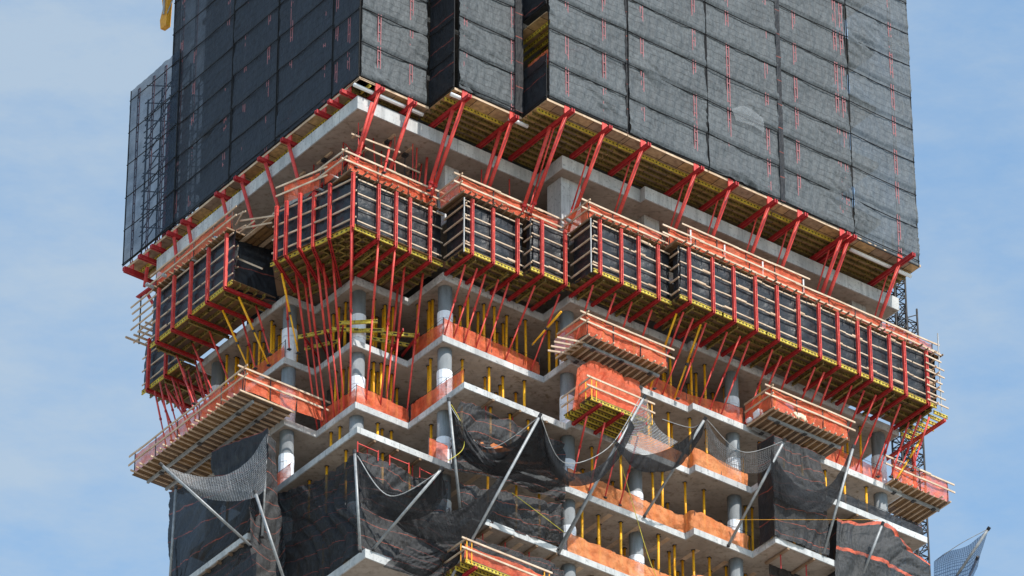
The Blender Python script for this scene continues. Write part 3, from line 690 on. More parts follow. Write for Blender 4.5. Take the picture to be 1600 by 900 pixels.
# outrigger platforms
guard(FA(-2.0), 6.9, 16.9, 0, Z[3]+.05, 'long shaded timber outrigger platform at the lower left, seen from underneath', joist_t=(-3.2, .35), deck=(-3.1, .1), waler=(-.75, -1.9), nrail=2, rail_mat='timber', jmat='timber', name='outrigger_platform', cat='platform', group='timber outrigger platforms')
guard(FB(6.85), -2.0, 2.9, 0, Z[3]+.05, 'short sunlit guard end of the lower left outrigger platform', joist=False, name='guard_rail')
guard(FB(-3.1), 12.3, 17.6, 0, Z[2]+.02, 'timber outrigger platform wrapped in orange net in the middle of the sunlit side', joist_t=(-2.6, .25), deck=(-2.6, .05), waler=(-.5, -1.9), side=2.4, name='outrigger_platform', cat='platform', group='timber outrigger platforms', jmat='timber', jstep=.38)
t = thing('loose_planks', (12, -1.5, -13.1), 'loose planks sticking out left of the middle outrigger platform', 'planks')
for k in range(4):
    y = -2.6+k*.42; MB().beam((11.1+k*.12, y+.4, Z[2]-.15), (12.6, y, Z[2]-.1), .07, .1).build('plank', 'timber_bright', t)
guard(FB(-3.45), 24.2, 29.5, 0, Z[2]+.02, 'timber outrigger platform right of centre with a worn orange net and black net below', joist_t=(-2.3, .25), deck=(-2.3, .05), waler=(-.5, -1.8), side=2.1, name='outrigger_platform', cat='platform', group='timber outrigger platforms', jmat='timber', jstep=.38)
guard(FB(-1.95), 33.7, 37.7, 0, Z[2]+.02, 'outrigger platform at the right-hand corner against the sky', joist_t=(-3.0, .25), deck=(-2.6, .05), waler=(-.6,), name='outrigger_platform', cat='platform', group='timber outrigger platforms', jmat='timber', jstep=.38)
def yellow_platform(x0, x1, yf, z, label):
    t = thing('formwork_table', ((x0+x1)/2, yf, z), label, 'platform', 'small yellow loading platforms')
    f_ = FB(yf)
    for k in range(6): MB().ibeam(f_.p(x0, -.05-k*.42, z-.1), f_.p(x1, -.05-k*.42, z-.1)).build('joist', 'hbeam_yellow', t)
    for s in (x0+.6, (x0+x1)/2, x1-.5): MB().channels(f_.p(s, .05, z-.3), f_.p(s, -2.4, z-.3), f_.S).build('bracket', 'red_deep', t)
    MB().beam(f_.p(x0, -1.15, z+.02), f_.p(x1, -1.15, z+.02), 2.3, .03).build('deck', 'plywood_dark', t)
    for s in (x0+.05, x0+.35, x1-.05, x1-.35):
        for tt in ((0,) if s not in (x0+.05, x1-.05) else (0, -.5, -2.0)):
            MB().tube(f_.p(s, tt, z-.2), f_.p(s, tt, z+1.15), .03, 8).build('upright', 'shore_yellow', t)
    for zz in (.55, 1.1):
        MB().beam(f_.p(x0-.3, .06, z+zz), f_.p(x1+.1, .06, z+zz-.03), .05, .1).build('rail', 'timber_bright', t)
        MB().beam(f_.p(x0-.05, .1, z+zz), f_.p(x0-.05, -2.4, z+zz), .05, .1).build('rail', 'timber', t)
    mb, uv = onet(f_, x0+.1, x1-.1, -.3, z+.03, 1.0); mb.build('netting', 'orange_net', t, smooth=True, uvs=uv)
    return t
yellow_platform(12.4, 16.4, -3.3, Z[3]+.05, 'yellow-edged platform hanging below the middle outrigger platform')
yellow_platform(5.6, 10.8, -1.9, Z[6]+.1, 'yellow-edged platform at the bottom edge of the photo')
# orange cloth hanging between the two middle platforms
g_ = [[onY(903, 574, -2.2), onY(925, 562, -2.3), onY(960, 576, -2.3), onY(1000, 596, -2.2)], [onY(899, 612, -2.5), onY(925, 600, -2.7), onY(960, 606, -2.8), onY(1002, 625, -2.5)], [onY(897, 640, -2.4), onY(925, 636, -2.5), onY(960, 650, -2.5), onY(1002, 668, -2.5)]]
mb, uv = cloth(g_, 60, 50, .14, 1.2, .4, 5)
tag(mb.build('hanging_cloth', 'orange_net', base=g_[2][0], smooth=True, uvs=uv), 'bulging orange net hung between the middle outrigger platform and the yellow platform', 'safety net')

# ---------------------------------------------------------------- orange netting at the slab edges
def edge_net(pts, z, label, h=1.1, mat='orange_net', amp=.07):
    g_ = [[Vector((x, y, z+.02+h*j/3*(1-.26*abs(math.sin(i*1.9+z))*(i % 2)))) for i, (x, y) in enumerate(pts)] for j in range(4)]
    # straight between given points: subdivide
    def dens(row):
        out = []
        for a, b in zip(row, row[1:]):
            n = max(1, int((b-a).length/1.3))
            for k in range(n): out.append(a.lerp(b, k/n))
        return out+[row[-1]]
    g_ = [dens(r) for r in g_]
    L_ = sum((b-a).length for a, b in zip(g_[0], g_[0][1:]))
    t = thing('edge_netting', g_[0][len(g_[0])//2], label, 'safety net', 'orange safety nets along the slab edges')
    mb, uv = cloth(g_, int(L_/.11), 12, amp, 2.2); mb.build('netting', mat, t, smooth=True, uvs=uv)
    k = MB()
    for i, (a, b) in enumerate(zip(g_[0], g_[3])):
        if i % 2 == 0: MB().tube(a, a+Vector((0, 0, h+.05)), .022, 6).build('upright', 'dark_steel', t)
    k.path([Vector((p.x, p.y, z+h)) for p in g_[0]], .014, 4).build('cable', 'dark_steel', t)
    return t
e = .12
edge_net([(1.1+e, 15.8), (1.1+e, 7.85+e)], Z[2], 'thin shaded orange net on the top open floor at the left side')
edge_net([(6.4+e, 4.1), (6.4+e, 1.3+e)], Z[2], 'shaded orange net meeting the third sawtooth corner of the top open floor')
edge_net([(6.4+e, 1.3+e), (12.7, 1.3+e)], Z[2], 'sunlit orange net from the third sawtooth corner to the second step')
edge_net([(17.7, -.9), (20.6, -.9), (24.1, -1.25)], Z[2], 'crumpled orange net between the two timber outrigger platforms on the top open floor')
edge_net([(29.6, -1.25), (33.6, -1.25)], Z[2], 'orange net right of the right-of-centre outrigger platform')
edge_net([(3.1+e, 7.5), (3.1+e, 4.25+e)], Z[3], 'shaded orange net left of the second sawtooth corner, second open floor')
edge_net([(3.1+e, 4.25+e), (6.42+e, 4.25+e)], Z[3], 'orange net in the notch between two sawtooth corners')
edge_net([(6.42+e, 4.2), (6.42+e, -.5+e)], Z[3], 'shaded orange net wrapping a column right of the notch')
edge_net([(16.8, -.9), (20.6, -.9), (20.7, -1.35), (24.2, -1.35)], Z[3], 'orange net behind the swagged black nets, second open floor down', mat='orange_cloth')
edge_net([(24.3+e, -3.1), (34.7, -3.1)], Z[3], 'low net right of the black boxed net, second open floor down', h=.7, mat='screen_black')
edge_net([(1.22, 8.9), (1.22, 7.1)], Z[4], 'scrap of orange net at the foot of the left column, third open floor', h=.9)
edge_net([(5.6, 1.32), (6.78, 1.32)], Z[4], 'scrap of orange net round the column by the upright pole, third open floor', h=1.1)
edge_net([(6.9+e, -.6), (12.9, -.6)], Z[4], 'ragged orange strip showing between two black nets', h=.8, mat='orange_cloth')
edge_net([(12.95, -.58), (20.4, -.58), (20.7, -1.25), (24.2, -1.25)], Z[4], 'long crumpled orange net in the centre, third open floor down', mat='orange_cloth', h=1.15, amp=.11)
edge_net([(12.95, -.52), (20.4, -.52), (20.7, -1.25), (26, -1.25)], Z[5], 'long crumpled orange net in the centre, fourth open floor down', mat='orange_cloth', h=1.15, amp=.11)

# ---------------------------------------------------------------- rakers under the platforms
def rk(px_, Yf, Xs, Ye, zt=-9.3, zb=Z[2]+.02, dx=0):
    for X in Xs: raker((X+dx+U(-.1, .1), Ye, zb), (X+.12, Yf+U(.6, .8), zt), 'red raking prop under the stepped platform, {n} from the left on the sunlit side')
rk(0, -1.02, [6.53, 7.87, 9.3], 1.42)
rk(0, -1.70, [10.53, 12.04], 1.42)
rk(0, -3.53, [12.91, 14.3, 15.45, 16.74], -.8)
rk(0, -4.32, px, -1.2)
rk(0, -4.32, [18.9, 21.9, 24.8, 27.6, 31.2], -.9, zt=-9.35)
rk(0, -1.02, [7.2, 8.7], 1.5)
for (a, b, yb) in (((877, 487), (845, 573), 0), ((1057, 490), (1030, 560), 0), ((1095, 507), (1052, 620), 0)):
    top = onY(*a, -3.3); raker((top.x+.1, -.7, Z[2]), top, 'orange raking prop leaning on the sunlit side, {n} from the left', 'shore_yellow', .06, 'orange raking props')
top = Vector((36.0, -2.4, -12.0)); raker(onZ(1400, 750, Z[2]), onY(1440, 685, -2.2), 'yellow raking prop leaning out at the right-hand corner', 'shore_yellow', .07, 'orange raking props')
LR = 'red raking prop fanning down from the corner platform, {n} from the left'
for top, mid, bot in (((549, 352), 0, (547, 648)), ((591, 378), 0, (571, 640)), ((617, 388), 0, (593, 650)), ((632, 415), 0, (610, 660)), ((661, 427), 0, (633, 668)), ((520, 405), 0, (538, 645)), ((495, 405), 0, (523, 656)), ((480, 415), 0, (511, 664)), ((462, 427), 0, (497, 678)), ((505, 412), 0, (531, 650)), ((476, 437), 0, (503, 672)), ((622, 447), 0, (601, 655))):
    q_ = onZ(top[0], top[1], -9.0); b_ = onZ(bot[0], bot[1], Z[3])
    raker(b_, q_, LR, knee=.55, r=.062)
for top, bot in (((440, 427), (466, 552)), ((373, 464), (420, 571)), ((348, 485), (394, 588))):
    raker(onZ(*bot, Z[2]), onZ(*top, -9.2), 'orange raking prop under the shaded left platform, {n} from the left', 'shore_yellow', .06, 'orange raking props')
for top, bot in (((400, 478), (422, 548)), ((379, 501), (399, 570)), ((327, 517), (364, 606)), ((301, 537), (342, 630)), ((276, 555), (303, 625)), ((286, 590), (318, 640)), ((262, 608), (296, 660)), ((305, 583), (325, 640)), ((272, 612), (305, 668)), ((253, 625), (280, 690)), ((447, 450), (452, 540))):
    raker(onZ(bot[0], bot[1]+6, Z[2] if top[1] < 530 else Z[3]+1.0), onZ(*top, -9.15), 'red raking prop under the shaded left platform, {n} from the left')
for (tx, ty), (bx_, by) in (((917, 650), (895, 748)), ((945, 660), (920, 770)), ((970, 675), (945, 778)), ((997, 682), (968, 790))):
    raker(onY(bx_, by, -.6), onY(tx, ty, -2.6), 'red prop under the yellow-edged platform in the centre, {n} from the left')
for k in range(9):
    tx = 243+k*9+U(-3, 3); ty = 600-k*4+U(-8, 14)
    raker(onZ(tx+22+U(-5, 5), ty+88+U(-8, 8), Z[3]+.6), onZ(tx, ty, -9.3), 'red raking prop in the dense cluster at the lower left edge, {n} from the left')
for (tx, ty), (bx_, by) in (((1452, 652), (1425, 735)), ((1420, 660), (1392, 745)), ((1395, 668), (1372, 745))):
    raker(onZ(bx_, by, Z[2]), onZ(tx, ty, -9.6), 'red prop at the right-hand corner of the platforms, {n} from the left')
# waler ring held by the fan props
t = thing('waler_ring', onZ(560, 510, -11.6), 'ring of pale yellow beams tying the fanning props together', 'waler')
for a, b, m_ in (((466, 527), (530, 514), 0), ((518, 514), (560, 516), 0), ((530, 505), (590, 502), 0), ((545, 517), (600, 516), 0), ((595, 520), (655, 525), 0), ((476, 545), (530, 533), 1), ((570, 527), (640, 540), 1)):
    MB().ibeam(onZ(*a, -12.0), onZ(*b, -12.0), .2, .1).build('beam', 'hbeam_yellow', t)
for a, b in (((475, 526), (500, 562)), ((492, 520), (515, 560)), ((508, 515), (525, 555)), ((655, 522), (628, 556)), ((630, 515), (612, 550)), ((536, 510), (530, 540))):
    MB().channels(onZ(*a, -12.2), onZ(*b, -12.2), (.7, .7, 0), h=.12).build('tie', 'red_deep', t)

# ---------------------------------------------------------------- netted climbing screens
TOPZ = 24
def deck(fr, s0, s1, depth, label, first=.9, n=None):
    t = thing('screen_deck', fr.p((s0+s1)/2, 0, -.3), label, 'deck', 'decks under the netted screens')
    MB().beam(fr.p(s0, -depth/2-.02, -.13), fr.p(s1, -depth/2-.02, -.13), depth-.02, .03).build('soffit_board', 'plywood', t)
    k = 0; tt = first
    while tt < depth-.1:
        MB().ibeam(fr.p(s0+.02, -tt, -.26), fr.p(s1-.02, -tt, -.26)).build('joist', 'hbeam_yellow' if k == 0 else 'hbeam_shaded', t)
        tt += .43 if k else .40; k += 1
    MB().beam(fr.p(s0, -.03, -.12), fr.p(s1, -.03, -.12), .04, .14).build('edge_board', 'timber', t)
    return t
def screen(fr, s0, s1, label, mat, z0=0, z1=TOPZ, amp=.035, rope=2.2, rough=1, group='netted screen panels', grad=0):
    t = thing('netted_screen', fr.p((s0+s1)/2, 0, z0), label, 'netted screen', group)
    du = .12; dv = .10; nu = max(6, int((s1-s0)/du)); nv = int((z1-z0)/dv); mb = MB(); uvs = []
    ph = U(0, rope) if s0 > 1e9 else (s0*.37 % 1)*.35
    sd = s0*1.3
    for j in range(nv+1):
        zz = z0+(z1-z0)*j/nv
        for i in range(nu+1):
            s = s0+(s1-s0)*i/nu
            v = ((zz+.08*noise.noise(Vector((s*.7, zz*.2, sd)))-ph)/rope) % 1
            bag = .10*rough*(1-v)**1.6*min(1, v*14)         # bags out just above each rope
            q = Vector((s*1.5, zz*1.1, sd)); w_ = amp*(noise.noise(q)+.6*noise.noise(q*2.7)+.7*abs(noise.noise(Vector((s*.9+zz*.9, zz*2.6, sd)))))
            # soft quilting between stitches
            w_ += .022*rough*math.sin(s*2*math.pi/.55+1.2*math.sin(zz*3))*math.sin(math.pi*v)
            big = noise.noise(Vector((s*.35+4, zz*.33, sd+9)))
            gt = max(0, noise.noise(Vector((s*.3+11, zz*.42, sd+2)))-.08)*2.6        # gathered patches
            a_ = s*.55+zz*1.0
            w_ += rough*(.07*big + .12*gt*(1-2*abs(noise.noise(Vector((a_*3.2, (s-zz)*.35, sd))))))
            mb.v.append(tuple(fr.p(s, bag+w_, zz))); uvs.append((s, zz))
    mb.f = [(j*(nu+1)+i, j*(nu+1)+i+1, (j+1)*(nu+1)+i+1, (j+1)*(nu+1)+i) for j in range(nv) for i in range(nu)]
    mb.build('netting', mat, t, smooth=True, uvs=uvs)
    z_ = z0+ph+(0 if ph > .05 else rope)
    while z_ < z1:
        n = max(2, int((s1-s0)/.6)); pts = [fr.p(s0+(s1-s0)*i/n, .07+.02*noise.noise(Vector((i, z_, 1))), z_+.03*noise.noise(Vector((i*.7, z_, sd)))-.05*math.sin(math.pi*i/n)) for i in range(n+1)]
        MB().path(pts, .028, 5).build('rope', 'black_rope', t)
        z_ += rope
    for s in (s0+.02, s1-.02): MB().beam(fr.p(s, .02, z0), fr.p(s, .02, z1), .05, .05, up=tuple(fr.S)).build('edge_cord', 'black_rope', t)
    MB().beam(fr.p(s0, .03, z0+.02), fr.p(s1, .03, z0+.02), .04, .07).build('hem', 'black_rope', t)
    return t
BP = 'bottom of its panel'
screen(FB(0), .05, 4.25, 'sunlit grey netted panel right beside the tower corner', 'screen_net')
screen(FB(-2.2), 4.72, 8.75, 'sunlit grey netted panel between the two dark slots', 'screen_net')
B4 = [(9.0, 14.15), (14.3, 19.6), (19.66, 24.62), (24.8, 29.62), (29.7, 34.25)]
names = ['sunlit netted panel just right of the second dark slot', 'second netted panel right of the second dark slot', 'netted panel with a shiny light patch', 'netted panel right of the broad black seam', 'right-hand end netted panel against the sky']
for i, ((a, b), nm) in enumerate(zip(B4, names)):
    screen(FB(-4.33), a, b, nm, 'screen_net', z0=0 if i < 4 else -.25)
A4 = [(.05, 2.42), (2.5, 7.52), (7.62, 11.85), (11.93, 17.95)]
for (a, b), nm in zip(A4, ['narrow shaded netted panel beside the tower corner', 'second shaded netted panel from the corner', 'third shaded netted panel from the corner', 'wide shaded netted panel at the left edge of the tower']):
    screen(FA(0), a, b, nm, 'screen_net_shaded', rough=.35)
screen(FA(-.12), 17.0, 21.9, 'see-through netted panel at the far left with a lattice behind it', 'screen_net_sheer', z0=0, z1=11.8, rough=.35)
screen(FA(4.5), -2.15, -.02, 'dark side panel inside the first slot', 'screen_black', z0=0, rough=.6)
t = screen(FA(8.95), -4.25, -2.2, 'dark side panel in the lower part of the second slot', 'screen_black', z0=0, z1=2.9, rough=.6)
screen(FA(8.95), -4.25, -2.2, 'dark side panel above the opening in the second slot', 'screen_black', z0=6.2, z1=TOPZ, rough=.6)
for o_ in [o for o in REG if o['label'].startswith('sunlit grey netted panel between')]:
    g_ = [[Vector((8.28+.5*i/2, -2.42, TOPZ*j/12)) for i in range(3)] for j in range(13)]
    mb, uv = cloth(g_, 6, 200, .03, 2); mb.build('dark_strip', 'screen_black', o_, smooth=True, uvs=uv)
for a, b, lb in ((13.95, 14.32, 'dark grey strip covering the seam above the first deck joint'), (24.52, 24.84, 'broad black seam strip between two sunlit panels')):
    g_ = [[Vector((a+(b-a)*i/2, -4.30 if a < 20 else -4.42, TOPZ*j/12)) for i in range(3)] for j in range(13)]
    mb, uv = cloth(g_, 6, 200, .03, 2); tag(mb.build('seam_strip', 'screen_black', base=g_[0][0], smooth=True, uvs=uv), lb, 'net strip')
# patch: shiny light plastic
g_ = [[onY(x, y, -4.52) for x, y in r] for r in (((1143, 170), (1165, 166), (1192, 184)), ((1148, 182), (1170, 184), (1194, 196)), ((1150, 188), (1175, 196), (1194, 207)))]
mb, uv = cloth(g_, 24, 14, .03, 3); m, nt = nodes_mat('plastic_film'); finish(nt, (.34, .36, .38), .35, bump=gnoise(nt, 5, 5), bstr=1, bdist=.06, alpha=.28)
tag(mb.build('plastic_patch', 'plastic_film', base=g_[2][0], smooth=True, uvs=uv), 'shiny pale plastic patch caught on the netting right of centre', 'plastic patch')
# opening in the second slot: timber floor seen from below
t = thing('slot_platform', (10, -3, 4), 'timber and yellow beam platform seen from below through the opening in the second slot', 'platform')
for k in range(6): MB().ibeam((9.6+k*.45, -4.1, 5.6), (9.6+k*.45, 0, 5.6)).build('joist', 'hbeam_yellow', t)
MB().box(9.05, 13, -4.1, -1.2, 5.75, 5.8).build('deck', 'plywood', t)
MB().channels((9.2, -3.9, 3.0), (12.5, -3.9, 5.2), (0, 1, 0)).build('brace', 'red_paint', t)
g_ = [[Vector((9.3, -4.1+2*i/3, 2.6+.5*j)) for i in range(4)] for j in range(3)]
mb, uv = cloth(g_, 16, 10, .08, 2); mb.build('netting', 'orange_net', t, smooth=True, uvs=uv)
# decks
deck(FB(0), .0, 4.45, 1.2, 'brown deck under the panel beside the corner', first=.55)
deck(FB(-2.2), 4.5, 8.85, 3.25, 'brown deck with yellow beams under the panel between the slots')
for (a, b), nm in zip([(8.9, 14.2), (14.25, 19.6), (19.65, 24.65), (24.7, 29.65), (29.7, 34.4)], ['under the first panel right of the slots', 'under the second panel right of the slots', 'under the panel with the shiny patch', 'under the panel right of the black seam', 'at the right-hand end']):
    deck(FB(-4.33), a, b, 3.3 if a > 12 else 5.3, 'deck of plywood and yellow beams '+nm)
for (a, b), nm in zip([(.0, 2.45), (2.5, 7.55), (7.6, 11.9), (11.95, 17.9), (17.95, 21.8)], ['beside the corner', 'under the second panel from the corner', 'under the third panel from the corner', 'under the wide left panel', 'under the see-through panel']):
    deck(FA(0), a, b, 1.25 if a < 17 else 1.6, 'shaded plywood deck '+nm, first=.72)
# masts with their bracket beams
def mast(fr, s, inner, label, outer=.42, z1=TOPZ, zb=-.62, solid=True):
    t = thing('screen_mast', fr.p(s, -.1, zb), label, 'climbing mast', 'red climbing masts behind the netting')
    mb = MB(); S = fr.S
    for k in (-1, 1): mb.beam(fr.p(s+.085*k, -.02, 0.02), fr.p(s+.085*k, -.02, z1), .04, .05, up=tuple(fr.S))
    zz = .3
    while zz < z1: mb.beam(fr.p(s-.08, -.03, zz), fr.p(s+.08, -.03, zz), .05, .05); zz += .6
    mb.build('mast', 'mast_red', t)
    MB().beam(fr.p(s-.085, -.08, .02), fr.p(s-.085, -.08, zb+.1), .09, .16, up=tuple(fr.S)).beam(fr.p(s+.085, -.08, .02), fr.p(s+.085, -.08, zb+.1), .09, .16, up=tuple(fr.S)).build('mast_foot', 'red_paint', t)
    MB().channels(fr.p(s, outer, zb+.03), fr.p(s, -inner, zb+.03), S, h=.22, gap=.06, w=.08).build('needle_beam', 'red_deep', t)
    return t
MB1 = [(1.18, 1.0), (3.24, 1.1)]; MB2 = [(5.14, 3.1), (8.22, 3.1)]
MBx = [10.19, 12.67, 15.23, 18.8, 21.14, 23.81, 25.89, 28.83, 29.3, 32.9]
for s, i_ in MB1: mast(FB(-.05), s, i_, 'red mast in the panel beside the corner, {n} from the left of two')
for s, i_ in MB2: mast(FB(-2.25), s, i_, 'red mast in the panel between the slots, {n} from the left of two')
for s in MBx: mast(FB(-4.38), s, 5.0 if s < 12 else 2.95, 'red mast on the long sunlit screen, {n} from the left', outer=.5 if s < 32 else 1.1)
for s in [1.04, 2.15, 3.28, 6.39, 8.52, 10.72, 12.52, 15.73, 17.09, 18.65, 19.83, 21.3]: mast(FA(-.005), s, 1.0, 'red mast on the shaded screen, {n} from the left', outer=.45, z1=TOPZ if s < 17.5 else 11.7)
# thick and thin rakers up to the masts (feet on the slab behind the netting)
def up_rakers(fr, s, zt, tt, tb, label, ds=0, twin=True):
    raker(fr.p(s+ds, tb, ZF), fr.p(s, tt, zt), 'thick '+label, r=.105, knee=.12)
    if twin: raker(fr.p(s+ds+.1, tb-.5, ZF), fr.p(s+.05, tt-1.0, zt+.05), 'thin '+label, r=.045, knee=.3)
for s in (1.18, 3.24): up_rakers(FB(0), s, -.6, .1, -2.6, 'red prop rising to the panel beside the corner, {n} from the left', twin=False)
for s in (5.14, 8.22):
    up_rakers(FB(-2.2), s, -.6, -.05, -2.9, 'red prop rising between the slots, {n} from the left')
    raker((s-.45, .3, ZF), (s-.02, -1.2, -.65), 'second thick red prop behind its twin between the slots, {n} from the left', r=.1, knee=.1)
for s in MBx:
    up_rakers(FB(-4.33), s, -.6, -.1, -3.2, 'red prop rising to the long sunlit screen, {n} from the left')
raker((9.8, -.9, ZF), (10.1, -3.0, -.65), 'second thick red prop behind its twin at the slab step', r=.1, knee=.1)
for s, sb, xb in ((6.39, 5.8, .9), (8.52, 7.8, .9), (10.72, 10.0, .9), (12.52, 11.9, .8), (15.73, 15.3, .6), (17.09, 16.8, .5)):
    raker((xb, sb, ZF), (.0, s, -.65), 'red prop rising to the shaded screen, {n} from the left', r=.1, knee=.15)
for a, b in (((548, 245), (581, 160)), ((556, 232), (575, 190)), ((600, 240), (612, 215)), ((661, 290), (668, 240))):
    raker(onZ(a[0], a[1]+30, ZF), onZ(*b, -1.25), 'short red prop clustered under the thick slab corner, {n} from the left', r=.07, knee=.3)
t = thing('steel_beam', (1.9, 3, -3), 'long dark red beam slung under the thick slab left of the corner', 'steel beam')
MB().channels((2.2, 2.6, -2.0), (2.2, 8.0, -2.6), (1, 0, 0), h=.18).build('beam', 'red_deep', t)
t = thing('temporary_railing', onY(590, 262, 1.5), 'thin red uprights with two bright timber rails under the thick slab corner', 'railing')
for a, b in (((549, 209), (625, 238)), ((570, 231), (656, 270))): MB().beam(onY(*a, 1.4), onY(*b, 1.4), .05, .1).build('rail', 'timber_bright', t)
for x, y0, y1 in ((560, 192, 262), (617, 205, 292), (645, 222, 310)): MB().tube(onY(x, y0, 1.45), onY(x, y1, 1.45), .025, 6).build('upright', 'red_paint', t)
for k, (x, y, z1_, z0_) in enumerate(((1.3, 3.4, -1.6, ZF), (1.5, 6.2, -1.6, ZF), (2.6, 2.0, -1.6, ZF), (3.6, 3.0, -1.6, ZF), (4.9, 1.8, -1.6, ZF), (5.6, 2.9, -1.6, ZF), (2.0, 4.6, -1.6, ZF), (4.0, 5.0, -1.6, ZF), (8.8, 1.3, -1.6, ZF), (10.6, 1.2, -1.6, ZF))):
    raker((x, y, z0_), (x+U(-.3, .3), y+U(-.3, .3), z1_), 'thin upright red prop under the thick slab, {n} from the left', r=.04, group='red raking props', knee=.5)
MB().tube((1.4, 1.5, -4.9), (2.6, 3.2, -1.9), .03, 6).tube((2.6, 1.5, -4.9), (1.4, 3.2, -1.9), .03, 6).build('cross_brace', 'red_deep', t)
# silver tubes lying along the deck edge
for fr_, s0_, s1_, tt, lb in ((FB(0), -.1, 4.3, -.35, 'beside the corner'), (FB(-2.2), 4.4, 5.3, -.2, 'at the first slot'), (FB(-2.2), 8.1, 9.3, -.1, 'at the second slot'), (FB(-4.33), 30.0, 34.3, -.75, 'at the right-hand end'), (FA(0), 15.2, 18.6, -.75, 'under the far left of the screens')):
    p, q = fr_.p(s0_, tt, -.42), fr_.p(s1_, tt, -.42)
    tag(MB().tube(p, q, .11, 12).build('steel_tube', 'fan_white', base=p, smooth=True), 'pale round tube lying under the deck edge '+lb, 'steel tube', 'pale tubes under the deck edge')
# lattice behind the see-through panel
t = thing('scaffold_lattice', (1.0, 19.5, 0), 'dark scaffold lattice standing behind the see-through panel', 'scaffold')
for X in (.7, 2.2):
    for y in (17.2, 18.6, 20.0, 21.4): MB().tube((X, y, 0), (X, y, 11.3), .05, 6).build('standard', 'dark_steel', t)
    for k in range(12): MB().tube((X, 17, k+.2), (X, 21.7, k+.2), .035, 6).build('ledger', 'dark_steel', t)
    for k in range(9):
        MB().tube((X, 17.0, k*1.2), (X, 21.6, k*1.2+2.8), .035, 6).build('diagonal_brace', 'dark_steel', t)
        MB().tube((X, 21.6, k*1.2), (X, 17.0, k*1.2+2.8), .035, 6).build('diagonal_brace', 'dark_steel', t)
for (y, m_) in ((18.3, 'red_deep'), (19.9, 'red_deep')): MB().box(1.2, 1.45, y, y+.3, 0, 10.6).build('red_standard', m_, t)
# orange hoist arm at the top left
t = thing('small_hoist', (-.3, 18.6, 14), 'orange machine arm sticking out at the top left edge', 'hoist')
pl = [(18.35, 14.2), (18.9, 14.25), (19.0, 14.9), (18.75, 15.6), (18.95, 16.6), (18.8, 17.6), (18.3, 17.6), (18.25, 16.2)]
mb = MB(); n = len(pl)
mb.add([(-.3, y, z) for y, z in pl]+[(.0, y, z) for y, z in pl], [tuple(range(n)), tuple(range(2*n-1, n-1, -1))]+[(i, n+i, n+(i+1) % n, (i+1) % n) for i in range(n)])
mb.build('boom', 'crane_orange', t)
MB().tube((-.4, 18.5, 16.6), (-.4, 18.5, 15.0), .06).tube((-.35, 18.2, 14.9), (.1, 17.9, 16.8), .03).build('cylinder', 'steel', t)
screen(FA(.4), 17.95, 18.45, 'thin strip of netting hanging below the orange arm', 'screen_net_sheer', z0=11.8, z1=TOPZ, rough=.3)

# ---------------------------------------------------------------- dark lattice hoist behind the right-hand corner
def lattice(x, y, w, z0, z1, label, step=1.1, r=.045):
    t = thing('hoist_mast', (x, y, z0), label, 'hoist mast', 'dark lattice hoist masts')
    cs = [(x, y), (x+w, y), (x+w, y+w), (x, y+w)]
    for cx_, cy_ in cs: MB().tube((cx_, cy_, z0), (cx_, cy_, z1), r*1.3, 6).build('chord', 'dark_steel', t)
    for i in range(4):
        a, b = cs[i], cs[(i+1) % 4]; mb = MB(); z_ = z0; k = 0
        while z_ < z1-step:
            mb.tube((*a, z_), (*b, z_), r*.7, 5); mb.tube((*(a if k % 2 else b), z_), (*(b if k % 2 else a), z_+step), r*.7, 5); z_ += step; k += 1
        mb.build('lacing', 'dark_steel', t)
lattice(38.95, 3.0, .8, -34, 8, 'dark lattice hoist mast behind the right-hand corner, nearer one', .5)
lattice(39.95, 3.3, .85, -34, 3.8, 'dark lattice hoist mast behind the right-hand corner, farther one', .55)

# ---------------------------------------------------------------- draped debris nets of the lower storeys
def drape(name, rows, mat, label, nu=120, nv=90, amp=.12, freq=1.1, fold=0, cat='debris net', seed=0, group=None):
    """rows: lists of (px, py, axis, plane) survey points, each on the plane its cloth hangs in"""
    g_ = []
    for r in rows:
        g_.append([onY(x, y, v) if ax == 'Y' else onX(x, y, v) for (x, y, ax, v) in r])
    mb, uv = cloth(g_, nu, nv, amp, freq, fold, seed)
    return tag(mb.build(name, mat, base=g_[-1][0], smooth=True, uvs=uv), label, cat, group)
def Y_(v, *pts): return [(x, y, 'Y', v) for x, y in pts]
def X_(v, *pts): return [(x, y, 'X', v) for x, y in pts]
drape('debris_net', [X_(-1.0, (262, 768), (300, 752), (350, 735), (418, 690)), X_(-1.15, (262, 845), (300, 822), (350, 795), (410, 760)), X_(-.95, (262, 926), (300, 897), (350, 859), (390, 829))], 'screen_black', 'dark net with orange threads hanging under the lower left outrigger platform', amp=.16, fold=.25)
drape('debris_net', [X_(-.85, (262, 938), (310, 902), (352, 870), (392, 842)), X_(-1.0, (262, 955), (310, 935), (352, 905), (394, 880)), X_(-1.0, (262, 990), (310, 980), (352, 960), (398, 930))], 'debris_net', 'dark net hanging below the lower left slab corner', amp=.12, fold=.25, nv=40)
drape('catch_net', [[(600, 792, 'Y', -.3), (650, 800, 'Y', -.9), (700, 800, 'Y', -1.6), (745, 780, 'Y', -2.4), (783, 744, 'Y', -3.0)], [(605, 805, 'Y', -.2), (655, 820, 'Y', -.8), (705, 820, 'Y', -1.5), (750, 796, 'Y', -2.2), (785, 752, 'Y', -2.9)], [(630, 830, 'Y', -.2), (670, 845, 'Y', -.7), (710, 850, 'Y', -1.2), (748, 830, 'Y', -1.8), (775, 790, 'Y', -2.4)]], 'catch_net_black', 'black swag between the lower net heap and the longest pole', nu=80, nv=30, amp=.1, cat='catch net', seed=12, fold=.3)
